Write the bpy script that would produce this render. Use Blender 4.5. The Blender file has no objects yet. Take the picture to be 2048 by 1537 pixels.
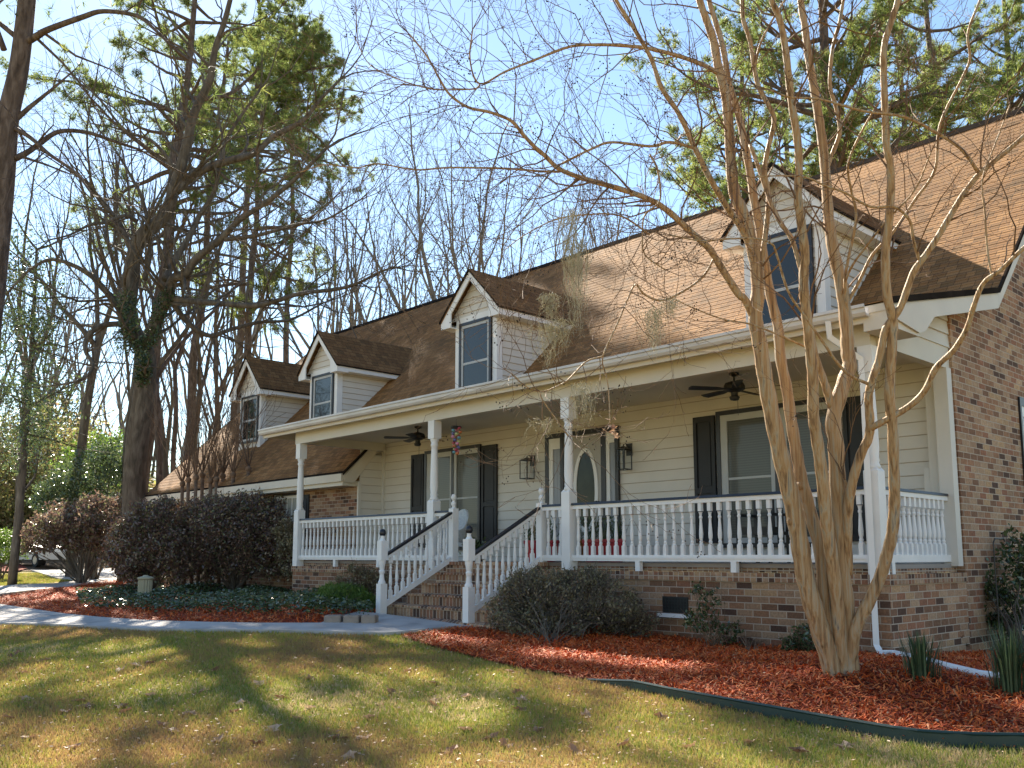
import bpy, math, random
import numpy as np
R = math.radians
rng = np.random.default_rng(7)
random.seed(7)
EXPO = 2.05
SC = bpy.context.scene
COL = SC.collection

# ------------------------------------------------------------------ camera calibration (used to read real distances)
F, CX, CY = 1827., 1024., 870.
PT = math.atan((1113.5 - CY) / F)
YAW = R(46.9)
_h = np.array([-math.sin(YAW), math.cos(YAW), 0.]); _r = np.array([math.cos(YAW), math.sin(YAW), 0.])
_fw = _h * math.cos(PT) + np.array([0, 0, math.sin(PT)])
_up = -_h * math.sin(PT) + np.array([0, 0, math.cos(PT)])
def ray(x, y): return _fw + _r * ((x - CX) / F) + _up * ((CY - y) / F)
def at(x, y, d): return ray(x, y) * d
def onY(x, y, Y): d = ray(x, y); return d * (Y / d[1])
def onX(x, y, X): d = ray(x, y); return d * (X / d[0])
def sm(t): t = np.clip(t, 0, 1); return t * t * (3 - 2 * t)
def g(x, y):
    x = np.asarray(x, float); y = np.asarray(y, float)
    z = -1.1 + .18 * sm((-x - 6) / 7.)
    z = z - .055 * np.clip(8.2 - y, 0, 14)
    z = z + .75 * sm((-x - 33) / 28.)
    z = z - .05 * np.clip(y - 10, 0, 8) * sm((x + 6) / 1.5)
    z = z + .10 * np.exp(-((x + 4.15) ** 2 + (y - 8.1) ** 2) / 1.2)
    z = z + .02 * np.sin(x * .9 + 1) * np.sin(y * 1.1)
    return z
def gp(x, y, dz=0.):
    """ground point seen at a pixel of the photograph"""
    d = ray(x, y); t = 1.
    lo, hi = 1., 200.
    for _ in range(60):
        t = (lo + hi) / 2; P = d * t
        if P[2] > float(g(P[0], P[1])) + dz: lo = t
        else: hi = t
    return d * t
def G(x, y): return float(g(x, y))

# ------------------------------------------------------------------ materials
MATS = {}
def mat(name, rough=.6, spec=.5):
    m = bpy.data.materials.new(name); m.use_nodes = True
    nt = m.node_tree; b = nt.nodes['Principled BSDF']
    b.inputs['Roughness'].default_value = rough
    b.inputs['Specular IOR Level'].default_value = spec
    MATS[name] = m
    return m, nt, b
def nd(nt, t, **kw):
    n = nt.nodes.new(t)
    for k, v in kw.items():
        if k in n.inputs.keys(): n.inputs[k].default_value = v
        else: setattr(n, k, v)
    return n
def ramp(nt, stops, interp='LINEAR'):
    n = nt.nodes.new('ShaderNodeValToRGB'); cr = n.color_ramp; cr.interpolation = interp
    while len(cr.elements) < len(stops): cr.elements.new(.5)
    for e, (p, c) in zip(cr.elements, stops): e.position = p; e.color = (*c, 1)
    return n
def noise_mat(name, c1, c2, scale=4., rough=.6, spec=.4, bump=0., bscale=None, detail=5., stretch=None, metallic=0., c3=None):
    m, nt, b = mat(name, rough, spec)
    tc = nd(nt, 'ShaderNodeTexCoord'); src = tc.outputs['Object']
    if stretch:
        mp = nd(nt, 'ShaderNodeMapping'); mp.inputs['Scale'].default_value = stretch
        nt.links.new(src, mp.inputs[0]); src = mp.outputs[0]
    n = nd(nt, 'ShaderNodeTexNoise', Scale=scale, Detail=detail); nt.links.new(src, n.inputs['Vector'])
    st = [(.3, c1), (.7, c2)] if c3 is None else [(.28, c1), (.5, c2), (.72, c3)]
    r = ramp(nt, st); nt.links.new(n.outputs['Fac'], r.inputs[0]); nt.links.new(r.outputs[0], b.inputs['Base Color'])
    b.inputs['Metallic'].default_value = metallic
    if bump:
        n2 = nd(nt, 'ShaderNodeTexNoise', Scale=bscale or scale * 6, Detail=4.); nt.links.new(src, n2.inputs['Vector'])
        bp = nd(nt, 'ShaderNodeBump', Strength=bump, Distance=.02); nt.links.new(n2.outputs['Fac'], bp.inputs['Height'])
        nt.links.new(bp.outputs[0], b.inputs['Normal'])
    return m
def leaf_mat(name, cols, transl=.35, rough=.45, spec=.5, tcol=None, nscale=1.2):
    """cols: colours spread over leaves by their own random tint"""
    m, nt, b = mat(name, rough, spec)
    at_ = nd(nt, 'ShaderNodeAttribute', attribute_name='tint')
    st = [(i / max(1, len(cols) - 1), c) for i, c in enumerate(cols)]
    r = ramp(nt, st); nt.links.new(at_.outputs['Fac'], r.inputs[0])
    nt.links.new(r.outputs[0], b.inputs['Base Color'])
    tr = nd(nt, 'ShaderNodeBsdfTranslucent'); mx = nd(nt, 'ShaderNodeMixShader'); mx.inputs[0].default_value = transl
    if tcol:
        mc = nd(nt, 'ShaderNodeMix', data_type='RGBA', blend_type='MULTIPLY'); mc.inputs[0].default_value = 1.
        nt.links.new(r.outputs[0], mc.inputs[6]); mc.inputs[7].default_value = (*tcol, 1); nt.links.new(mc.outputs[2], tr.inputs[0])
    else: nt.links.new(r.outputs[0], tr.inputs[0])
    nt.links.new(b.outputs[0], mx.inputs[1]); nt.links.new(tr.outputs[0], mx.inputs[2])
    out = nt.nodes['Material Output']; nt.links.new(mx.outputs[0], out.inputs[0])
    return m
def brick_mat(name, axis, w=.23, h=.084, soldier=False, dark=1.):
    m, nt, b = mat(name, .85, .25)
    tc = nd(nt, 'ShaderNodeTexCoord'); sep = nd(nt, 'ShaderNodeSeparateXYZ'); nt.links.new(tc.outputs['Object'], sep.inputs[0])
    cmb = nd(nt, 'ShaderNodeCombineXYZ')
    if axis == 'X': nt.links.new(sep.outputs[0], cmb.inputs[0])
    elif axis == 'Y': nt.links.new(sep.outputs[1], cmb.inputs[0])
    else:
        ad = nd(nt, 'ShaderNodeMath', operation='ADD'); nt.links.new(sep.outputs[0], ad.inputs[0]); nt.links.new(sep.outputs[1], ad.inputs[1]); nt.links.new(ad.outputs[0], cmb.inputs[0])
    nt.links.new(sep.outputs[2], cmb.inputs[1])
    bt = nd(nt, 'ShaderNodeTexBrick', Scale=1.)
    bt.inputs['Brick Width'].default_value = w; bt.inputs['Row Height'].default_value = h
    bt.inputs['Mortar Size'].default_value = .0065; bt.inputs['Mortar Smooth'].default_value = .2; bt.inputs['Bias'].default_value = 0
    bt.inputs['Color1'].default_value = (0, 0, 0, 1); bt.inputs['Color2'].default_value = (1, 1, 1, 1); bt.inputs['Mortar'].default_value = (.5, .5, .5, 1)
    if soldier: bt.offset = 0.
    nt.links.new(cmb.outputs[0], bt.inputs['Vector'])
    d = dark
    r = ramp(nt, [(0, (.09*d, .05*d, .034*d)), (.08, (.19*d, .1*d, .058*d)), (.3, (.28*d, .145*d, .08*d)), (.5, (.31*d, .19*d, .115*d)), (.66, (.36*d, .235*d, .145*d)), (.82, (.25*d, .115*d, .066*d)), (.93, (.37*d, .235*d, .13*d))], 'CONSTANT')
    nt.links.new(bt.outputs['Color'], r.inputs[0])
    nz = nd(nt, 'ShaderNodeTexNoise', Scale=38., Detail=6.); nt.links.new(tc.outputs['Object'], nz.inputs['Vector'])
    nz2 = nd(nt, 'ShaderNodeTexNoise', Scale=1.3, Detail=4.); nt.links.new(tc.outputs['Object'], nz2.inputs['Vector'])
    hs = nd(nt, 'ShaderNodeMix', data_type='RGBA', blend_type='OVERLAY'); hs.inputs[0].default_value = .6
    nt.links.new(r.outputs[0], hs.inputs[6]); nt.links.new(nz.outputs['Fac'], hs.inputs[7])
    hs2 = nd(nt, 'ShaderNodeMix', data_type='RGBA', blend_type='OVERLAY'); hs2.inputs[0].default_value = .5
    nt.links.new(hs.outputs[2], hs2.inputs[6]); nt.links.new(nz2.outputs['Fac'], hs2.inputs[7])
    mm = nd(nt, 'ShaderNodeMix', data_type='RGBA'); nt.links.new(bt.outputs['Fac'], mm.inputs[0])
    nt.links.new(hs2.outputs[2], mm.inputs[6]); mm.inputs[7].default_value = (.44*d, .36*d, .28*d, 1)
    nt.links.new(mm.outputs[2], b.inputs['Base Color'])
    bp = nd(nt, 'ShaderNodeBump', Strength=.8, Distance=.008, invert=True); nt.links.new(bt.outputs['Fac'], bp.inputs['Height'])
    bp2 = nd(nt, 'ShaderNodeBump', Strength=.35, Distance=.01); nt.links.new(nz.outputs['Fac'], bp2.inputs['Height']); nt.links.new(bp.outputs[0], bp2.inputs['Normal'])
    nt.links.new(bp2.outputs[0], b.inputs['Normal'])
    return m
def shingle_mat(name, axis='X', dark=1.):
    m, nt, b = mat(name, .9, .2)
    tc = nd(nt, 'ShaderNodeTexCoord'); sep = nd(nt, 'ShaderNodeSeparateXYZ'); nt.links.new(tc.outputs['Object'], sep.inputs[0])
    cmb = nd(nt, 'ShaderNodeCombineXYZ'); nt.links.new(sep.outputs[0 if axis == 'X' else 1], cmb.inputs[0]); nt.links.new(sep.outputs[2], cmb.inputs[1])
    bt = nd(nt, 'ShaderNodeTexBrick', Scale=1.); bt.inputs['Brick Width'].default_value = .19; bt.inputs['Row Height'].default_value = SHZ
    bt.inputs['Mortar Size'].default_value = .005; bt.inputs['Mortar Smooth'].default_value = .3
    bt.inputs['Color1'].default_value = (.15, .15, .15, 1); bt.inputs['Color2'].default_value = (1, 1, 1, 1); bt.inputs['Mortar'].default_value = (0, 0, 0, 1)
    bt.offset = .37; bt.offset_frequency = 2; bt.squash = .7; bt.squash_frequency = 3
    nt.links.new(cmb.outputs[0], bt.inputs['Vector'])
    d = dark
    r = ramp(nt, [(0, (.08*d, .045*d, .022*d)), (.13, (.18*d, .1*d, .04*d)), (.3, (.24*d, .118*d, .044*d)), (.6, (.28*d, .14*d, .052*d)), (1, (.34*d, .178*d, .07*d))])
    nt.links.new(bt.outputs['Color'], r.inputs[0])
    nz = nd(nt, 'ShaderNodeTexNoise', Scale=90., Detail=3.); nt.links.new(tc.outputs['Object'], nz.inputs['Vector'])
    nz2 = nd(nt, 'ShaderNodeTexNoise', Scale=.9, Detail=5.); nt.links.new(tc.outputs['Object'], nz2.inputs['Vector'])
    o1 = nd(nt, 'ShaderNodeMix', data_type='RGBA', blend_type='OVERLAY'); o1.inputs[0].default_value = .7
    nt.links.new(r.outputs[0], o1.inputs[6]); nt.links.new(nz.outputs['Fac'], o1.inputs[7])
    o2 = nd(nt, 'ShaderNodeMix', data_type='RGBA', blend_type='OVERLAY'); o2.inputs[0].default_value = .5
    nt.links.new(o1.outputs[2], o2.inputs[6]); nt.links.new(nz2.outputs['Fac'], o2.inputs[7])
    nt.links.new(o2.outputs[2], b.inputs['Base Color'])
    bp = nd(nt, 'ShaderNodeBump', Strength=.5, Distance=.006); nt.links.new(nz.outputs['Fac'], bp.inputs['Height'])
    bp2 = nd(nt, 'ShaderNodeBump', Strength=.9, Distance=.006, invert=True); nt.links.new(bt.outputs['Fac'], bp2.inputs['Height']); nt.links.new(bp.outputs[0], bp2.inputs['Normal'])
    nt.links.new(bp2.outputs[0], b.inputs['Normal'])
    return m
SHZ = .105      # rise of one shingle course
def bark_mat(name, cs, sc=(6, 6, 1.2), scale=3., bump=.5, rough=.85, dist=.6):
    m, nt, b = mat(name, rough, .25)
    tc = nd(nt, 'ShaderNodeTexCoord'); mp = nd(nt, 'ShaderNodeMapping'); mp.inputs['Scale'].default_value = sc
    nt.links.new(tc.outputs['Object'], mp.inputs[0])
    n = nd(nt, 'ShaderNodeTexNoise', Scale=scale, Detail=8., Distortion=dist); nt.links.new(mp.outputs[0], n.inputs['Vector'])
    k = len(cs); r = ramp(nt, [(.28 + .44 * i / (k - 1), c) for i, c in enumerate(cs)])
    nt.links.new(n.outputs['Fac'], r.inputs[0]); nt.links.new(r.outputs[0], b.inputs['Base Color'])
    n2 = nd(nt, 'ShaderNodeTexNoise', Scale=scale * 3, Detail=6.); nt.links.new(mp.outputs[0], n2.inputs['Vector'])
    bp = nd(nt, 'ShaderNodeBump', Strength=bump, Distance=.03); nt.links.new(n2.outputs['Fac'], bp.inputs['Height']); nt.links.new(bp.outputs[0], b.inputs['Normal'])
    return m

M = {}
M['seam_shade'] = noise_mat('lap_seam', (.42, .35, .28), (.5, .42, .34), 5, .9)  # brownish lap tint, darkened to stand in for the shadow under each lap
M['fascia'] = noise_mat('fascia_paint', (.6, .54, .45), (.66, .6, .5), 2, .5)
M['siding'] = noise_mat('siding_paint', (.63, .59, .52), (.69, .65, .58), 1.5, .55, .4, .05, 60)
M['white'] = noise_mat('white_paint', (.74, .73, .71), (.82, .81, .79), 2.5, .45, .5, .05, 40)
M['cream'] = noise_mat('cream_trim', (.6, .55, .46), (.66, .61, .51), 1.2, .5, .4)
M['sash'] = noise_mat('sash_paint', (.42, .43, .43), (.5, .51, .5), 3, .5)
M['black'] = noise_mat('black_paint', (.012, .013, .018), (.02, .021, .028), 6, .35, .5)
M['shutter'] = noise_mat('shutter_paint', (.01, .011, .014), (.018, .018, .02), 5, .5, .4)
M['brown_trim'] = noise_mat('roof_edge', (.02, .017, .015), (.035, .028, .024), 5, .9, 0.)
M['gutter'] = noise_mat('gutter_metal', (.5, .48, .46), (.68, .66, .64), 1.1, .4, .5, 0, None, 6)
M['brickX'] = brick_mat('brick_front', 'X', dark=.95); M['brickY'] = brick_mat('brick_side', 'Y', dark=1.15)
M['brickS'] = brick_mat('brick_soldier', 'S', .084, .3, True)
M['brickT'] = brick_mat('brick_step', 'X', .084, .2, True, 1.1)
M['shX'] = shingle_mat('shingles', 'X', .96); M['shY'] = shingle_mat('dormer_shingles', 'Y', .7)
M['concrete'] = noise_mat('concrete', (.27, .26, .25), (.4, .38, .36), 2.2, .9, .2, .5, 50, 9, c3=(.46, .44, .42))
M['porch_floor'] = noise_mat('porch_floor_paint', (.25, .22, .2), (.32, .28, .25), 2, .6)
def glass(name, c=(.02, .022, .022), rough=.05):
    m, nt, b = mat(name, rough, .6); b.inputs['Base Color'].default_value = (*c, 1)
    tc = nd(nt, 'ShaderNodeTexCoord'); n = nd(nt, 'ShaderNodeTexNoise', Scale=1.2, Detail=2.); nt.links.new(tc.outputs['Object'], n.inputs['Vector'])
    bp = nd(nt, 'ShaderNodeBump', Strength=.12, Distance=.03); nt.links.new(n.outputs['Fac'], bp.inputs['Height']); nt.links.new(bp.outputs[0], b.inputs['Normal'])
    return m
M['glass'] = glass('window_glass'); M['glass2'] = glass('shaded_glass', (.05, .055, .048), .12)
def blind_mat():
    m, nt, b = mat('closed_blind', .5, .5)
    tc = nd(nt, 'ShaderNodeTexCoord'); w = nd(nt, 'ShaderNodeTexWave', Scale=8., Distortion=.1); w.bands_direction = 'Z'
    nt.links.new(tc.outputs['Object'], w.inputs['Vector']); r = ramp(nt, [(.1, (.055, .056, .045)), (.8, (.075, .077, .062))])
    nt.links.new(w.outputs['Fac'], r.inputs[0]); nt.links.new(r.outputs[0], b.inputs['Base Color'])
    b.inputs['Coat Weight'].default_value = .5; b.inputs['Coat Roughness'].default_value = .06
    return m
M['blind'] = blind_mat()
M['curtain'] = noise_mat('grey_curtain', (.16, .17, .2), (.3, .32, .36), 3, .3, .6, stretch=(20, 20, .5))
M['iron'] = noise_mat('black_iron', (.012, .012, .013), (.025, .024, .022), 8, .45, .5)
M['lglass'] = glass('lantern_glass', (.3, .32, .33), .1)
M['red'] = noise_mat('red_glaze', (.35, .01, .02), (.5, .02, .04), 4, .35, .5)
M['orange'] = noise_mat('amber_glaze', (.32, .13, .03), (.42, .2, .05), 4, .4, .5)
M['pot'] = noise_mat('dark_pot', (.02, .024, .022), (.045, .05, .045), 5, .6)
M['wicker'] = noise_mat('white_wicker', (.5, .53, .55), (.68, .7, .7), 30, .7, .3, .5, 80)
M['wood'] = bark_mat('myrtle_bark', [(.1, .06, .03), (.28, .165, .08), (.41, .26, .13), (.4, .32, .22), (.19, .17, .14)], (22, 22, .8), 1.6, .5, .6, dist=.15)
M['twig'] = bark_mat('myrtle_twig', [(.1, .062, .04), (.24, .15, .095)], (3, 3, 3), 4, .2)
M['oak'] = bark_mat('oak_bark', [(.05, .042, .033), (.11, .09, .07), (.17, .145, .115)], (3, 3, .8), 2.5, 1.)
M['mosswood'] = bark_mat('mossy_bark', [(.03, .028, .02), (.05, .07, .02), (.07, .06, .045)], (3, 3, 1.5), 2.5, 1.)
M['pinebark'] = bark_mat('pine_bark', [(.05, .035, .028), (.11, .08, .065), (.18, .14, .12)], (4, 4, 1.2), 2.5, 1.)
M['greybark'] = bark_mat('grey_bark', [(.1, .09, .08), (.2, .175, .15), (.28, .25, .22)], (4, 4, 1), 2.5, .6)
M['needles'] = leaf_mat('pine_needles', [(.06, .09, .035), (.13, .18, .05), (.22, .27, .07), (.36, .36, .1)], .6, .5)
M['purple'] = leaf_mat('purple_leaves', [(.1, .06, .05), (.17, .1, .08), (.24, .17, .12), (.16, .19, .07)], .4, .2, .8)
M['gloss'] = leaf_mat('glossy_leaves', [(.035, .06, .025), (.07, .11, .04), (.13, .17, .07)], .35, .18, .8)
M['ivy'] = leaf_mat('ivy_leaves', [(.03, .06, .03), (.06, .1, .04), (.1, .15, .06)], .3, .22, .8)
M['olive'] = leaf_mat('azalea_leaves', [(.11, .09, .055), (.17, .145, .08), (.22, .21, .1), (.32, .26, .18)], .3, .45, .5)
M['bright'] = leaf_mat('bright_leaves', [(.06, .12, .02), (.12, .2, .03), (.2, .27, .06)], .5, .4, .5)
M['far'] = leaf_mat('far_leaves', [(.12, .09, .045), (.2, .18, .07), (.3, .33, .09), (.34, .22, .14)], .5, .5, .4)
M['iris'] = leaf_mat('strap_leaves', [(.03, .06, .03), (.06, .1, .045), (.1, .15, .07)], .35, .35, .5)
M['grassb'] = leaf_mat('grass_blades', [(.35, .22, .1), (.42, .31, .1), (.31, .31, .06), (.18, .25, .035), (.52, .4, .22)], .35, .6, .3)
M['mulchb'] = leaf_mat('mulch_chips', [(.16, .02, .005), (.42, .055, .008), (.6, .1, .014), (.68, .17, .03), (.48, .22, .1)], .05, .7, .3)
M['moss'] = leaf_mat('spanish_moss', [(.3, .29, .22), (.45, .42, .32), (.6, .56, .44)], .4, .8, .2)
M['deadleaf'] = leaf_mat('dead_leaves', [(.2, .1, .055), (.36, .21, .12), (.55, .38, .26)], .2, .6, .4)
M['seed'] = noise_mat('seed_pods', (.02, .015, .012), (.05, .035, .025), 8, .8)
M['edging'] = noise_mat('edging_plastic', (.012, .035, .032), (.022, .05, .045), 4, .45, .5)
M['stone'] = noise_mat('border_stone', (.2, .16, .13), (.34, .28, .23), 6, .85, .3, .5, 40)
M['fluted'] = noise_mat('cream_stone', (.32, .3, .2), (.42, .39, .28), 6, .8)
M['carpaint'] = noise_mat('car_paint', (.5, .5, .46), (.55, .54, .5), 1, .3, .6)
M['rubber'] = noise_mat('tyre_rubber', (.01, .01, .01), (.02, .02, .02), 10, .8)
M['rim'] = noise_mat('alloy', (.35, .35, .35), (.5, .5, .5), 5, .3, .5, metallic=.8)
for i, c in enumerate([(.3, .03, .06), (.5, .2, .3), (.1, .25, .3), (.45, .12, .03), (.1, .1, .25), (.4, .4, .15)]):
    M['ch%d' % i] = noise_mat('coloured_glass_%d' % i, c, tuple(v * 1.3 for v in c), 5, .2, .6)

def ground_mat():
    m, nt, b = mat('lawn_ground', .95, .15)
    tc = nd(nt, 'ShaderNodeTexCoord')
    n1 = nd(nt, 'ShaderNodeTexNoise', Scale=.55, Detail=6., Roughness=.6); nt.links.new(tc.outputs['Object'], n1.inputs['Vector'])
    n2 = nd(nt, 'ShaderNodeTexNoise', Scale=30., Detail=6.); nt.links.new(tc.outputs['Object'], n2.inputs['Vector'])
    r = ramp(nt, [(.32, (.32, .2, .09)), (.46, (.26, .19, .07)), (.58, (.18, .17, .05)), (.72, (.32, .22, .09))])
    nt.links.new(n1.outputs['Fac'], r.inputs[0])
    o = nd(nt, 'ShaderNodeMix', data_type='RGBA', blend_type='OVERLAY'); o.inputs[0].default_value = .9
    nt.links.new(r.outputs[0], o.inputs[6]); nt.links.new(n2.outputs['Fac'], o.inputs[7]); nt.links.new(o.outputs[2], b.inputs['Base Color'])
    bp = nd(nt, 'ShaderNodeBump', Strength=.9, Distance=.04); nt.links.new(n2.outputs['Fac'], bp.inputs['Height']); nt.links.new(bp.outputs[0], b.inputs['Normal'])
    return m
M['lawn'] = ground_mat()
M['mulch'] = noise_mat('mulch_base', (.07, .012, .006), (.26, .04, .012), 28, .9, .2, .9, 60, 8)
M['litter'] = noise_mat('leaf_litter', (.1, .065, .04), (.22, .15, .09), 3, .95, .15, .6, 20, 8)

# ------------------------------------------------------------------ mesh builder
ORG = {}
def empty(name, loc):
    o = bpy.data.objects.new(name, None); o.empty_display_size = .2; COL.objects.link(o)
    o.location = loc; ORG[o.name] = np.array(loc, float); return o
def tag(o, label=None, cat=None, group=None, kind=None):
    if label: o['label'] = label
    if cat: o['category'] = cat
    if group: o['group'] = group
    if kind: o['kind'] = kind
    return o
class MB:
    def __init__(s): s.v = []; s.f = []; s.n = 0; s.t = []
    def add(s, V, Fc, tint=None):
        V = np.asarray(V, float).reshape(-1, 3)
        if len(V) == 0: return s
        s.v.append(V); s.f.append([np.asarray(Fc, dtype=np.int64) + s.n] if isinstance(Fc, np.ndarray) else [np.asarray([q], dtype=np.int64) + s.n for q in Fc])
        s.t.append(np.full(len(V), .5) if tint is None else np.asarray(tint, float)); s.n += len(V); return s
    def box(s, x0, x1, y0, y1, z0, z1):
        V = [(x0, y0, z0), (x1, y0, z0), (x1, y1, z0), (x0, y1, z0), (x0, y0, z1), (x1, y0, z1), (x1, y1, z1), (x0, y1, z1)]
        return s.add(V, np.array([(0, 3, 2, 1), (4, 5, 6, 7), (0, 1, 5, 4), (1, 2, 6, 5), (2, 3, 7, 6), (3, 0, 4, 7)]))
    def prism(s, poly, d):
        """extrude a planar polygon (list of 3-D points) along vector d"""
        P = np.array(poly, float); n = len(P); V = np.vstack([P, P + np.array(d, float)])
        F_ = [list(range(n))[::-1], [i + n for i in range(n)]] + [[i, (i + 1) % n, (i + 1) % n + n, i + n] for i in range(n)]
        return s.add(V, F_)
    def tube(s, pts, rad, sides=8, cap=True, ell=None):
        P = np.array(pts, float); n = len(P); rad = np.broadcast_to(np.array(rad, float), (n,))
        T = np.gradient(P, axis=0); T /= np.linalg.norm(T, axis=1)[:, None] + 1e-9
        ref = np.array([.31, .95, .05]) if abs(T[:, 2]).mean() > .5 else np.array([0, 0, 1.])
        A = np.cross(T, ref); A /= np.linalg.norm(A, axis=1)[:, None] + 1e-9; B = np.cross(T, A)
        a = np.arange(sides) / sides * 2 * math.pi
        V = P[:, None] + rad[:, None, None] * (np.cos(a)[None, :, None] * A[:, None] + np.sin(a)[None, :, None] * B[:, None])
        i = np.arange(n - 1)[:, None] * sides; j = np.arange(sides)[None]; j2 = (j + 1) % sides
        Fc = np.stack([i + j, i + j2, i + sides + j2, i + sides + j], -1).reshape(-1, 4)
        s.add(V.reshape(-1, 3), Fc)
        if cap:
            s.f[-1] = s.f[-1] + [np.array([list(range(sides))[::-1]], dtype=np.int64) + s.n - n * sides, np.array([list(range(sides))], dtype=np.int64) + s.n - sides]
        return s
    def lathe(s, prof, c, sides=12, square=None):
        """prof: (r,z) pairs; square: z-ranges made square"""
        pts = [(c[0], c[1], c[2] + z) for r, z in prof]; P = np.array(pts); n = len(P)
        a = (np.arange(sides) + .5) / sides * 2 * math.pi; V = []
        for k, (r, z) in enumerate(prof):
            V.append(np.stack([c[0] + r * np.cos(a), c[1] + r * np.sin(a), np.full(sides, c[2] + z)], -1))
        V = np.vstack(V); i = np.arange(n - 1)[:, None] * sides; j = np.arange(sides)[None]; j2 = (j + 1) % sides
        Fc = np.stack([i + j, i + j2, i + sides + j2, i + sides + j], -1).reshape(-1, 4)
        s.add(V, Fc); s.f[-1] = s.f[-1] + [np.array([list(range(sides))[::-1]], dtype=np.int64) + s.n - n * sides, np.array([list(range(sides))], dtype=np.int64) + s.n - sides]
        return s
    def segs(s, P0, P1, r0, r1, sides=3):
        P0 = np.asarray(P0, float); P1 = np.asarray(P1, float)
        if len(P0) == 0: return s
        T = P1 - P0; T /= np.linalg.norm(T, axis=1)[:, None] + 1e-9
        ref = np.where(np.abs(T[:, 2:3]) > .9, [[1., 0, 0]], [[0, 0, 1.]])
        A = np.cross(T, ref); A /= np.linalg.norm(A, axis=1)[:, None] + 1e-9; B = np.cross(T, A)
        a = np.arange(sides) / sides * 2 * math.pi; n = len(P0)
        o = np.cos(a)[None, :, None] * A[:, None] + np.sin(a)[None, :, None] * B[:, None]
        V = np.concatenate([P0[:, None] + o * np.asarray(r0)[:, None, None], P1[:, None] + o * np.asarray(r1)[:, None, None]], 1)
        i = np.arange(n)[:, None] * 2 * sides; j = np.arange(sides)[None]; j2 = (j + 1) % sides
        return s.add(V.reshape(-1, 3), np.stack([i + j, i + j2, i + sides + j2, i + sides + j], -1).reshape(-1, 4))
    def quads(s, C, U, W, tint=None):
        """diamond leaves: centre, half-length and half-width vectors"""
        n = len(C); V = np.stack([C - U, C + W, C + U, C - W], 1).reshape(-1, 3)
        t = None if tint is None else np.repeat(tint, 4)
        return s.add(V, np.arange(n * 4).reshape(-1, 4), t)
    def tris(s, A, B, C, tint=None):
        n = len(A); V = np.stack([A, B, C], 1).reshape(-1, 3)
        return s.add(V, np.arange(n * 3).reshape(-1, 3), None if tint is None else np.repeat(tint, 3))
    def build(s, name, m, parent=None, origin=None, smooth=False, tint=False):
        V = np.vstack(s.v)
        po = ORG[parent.name] if parent is not None else np.zeros(3)
        o_ = np.array(origin, float) if origin is not None else (po if parent is not None else np.zeros(3))
        V = V - o_
        me = bpy.data.meshes.new(name); fl = [f for L in s.f for f in L]
        counts = np.concatenate([np.full(len(f), f.shape[1]) for f in fl]); idx = np.concatenate([f.ravel() for f in fl])
        me.vertices.add(len(V)); me.vertices.foreach_set('co', V.astype(np.float32).ravel())
        me.loops.add(len(idx)); me.loops.foreach_set('vertex_index', idx.astype(np.int32))
        st = np.concatenate([[0], np.cumsum(counts)[:-1]])
        me.polygons.add(len(counts)); me.polygons.foreach_set('loop_start', st.astype(np.int32))
        me.polygons.foreach_set('use_smooth', np.full(len(counts), bool(smooth)))
        if tint:
            a = me.attributes.new('tint', 'FLOAT', 'POINT'); a.data.foreach_set('value', np.concatenate(s.t).astype(np.float32))
        me.update(calc_edges=True); me.validate()
        me.materials.append(M[m] if isinstance(m, str) else m)
        o = bpy.data.objects.new(name, me); COL.objects.link(o)
        o.location = o_ - po; ORG[o.name] = o_
        if parent is not None: o.parent = parent
        return o
def build_each(mb, name, m, parent, **k):
    """one object for each solid that was added"""
    r = []
    for v, f, t in zip(mb.v, mb.f, mb.t):
        q = MB(); off = min(int(a.min()) for a in f); q.v = [v]; q.f = [[a - off for a in f]]; q.t = [t]; q.n = len(v); r.append(q.build(name, m, parent, origin=v.mean(0), **k))
    return r
def dup(o, loc=None, parent=None, rz=None, scale=None):
    c = o.copy(); COL.objects.link(c)
    if parent is not None: c.parent = parent
    if loc is not None: c.location = loc
    if rz is not None: c.rotation_euler[2] = rz
    if scale is not None: c.scale = (scale,) * 3 if not hasattr(scale, '__len__') else scale
    ORG[c.name] = np.array(loc if loc is not None else o.location, float)
    for ch in [k for k in bpy.data.objects if k.parent == o and k is not c]:
        d = ch.copy(); COL.objects.link(d); d.parent = c
    return c
def rdir(n): v = rng.normal(size=(n, 3)); return v / np.linalg.norm(v, axis=1)[:, None]
def leafcloud(mb, C, size, flat=0., aspect=.5, tint=None, up=0.):
    n = len(C); U = rdir(n)
    if up: U[:, 2] = np.abs(U[:, 2]) + up; U /= np.linalg.norm(U, axis=1)[:, None]
    W = np.cross(U, rdir(n)); W /= np.linalg.norm(W, axis=1)[:, None] + 1e-9
    if flat:
        U[:, 2] *= 1 - flat; W[:, 2] *= 1 - flat
    sz = size * rng.uniform(.6, 1.3, n)[:, None]
    mb.quads(C, U * sz, W * sz * aspect, rng.random(n) if tint is None else tint)
    return mb
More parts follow.
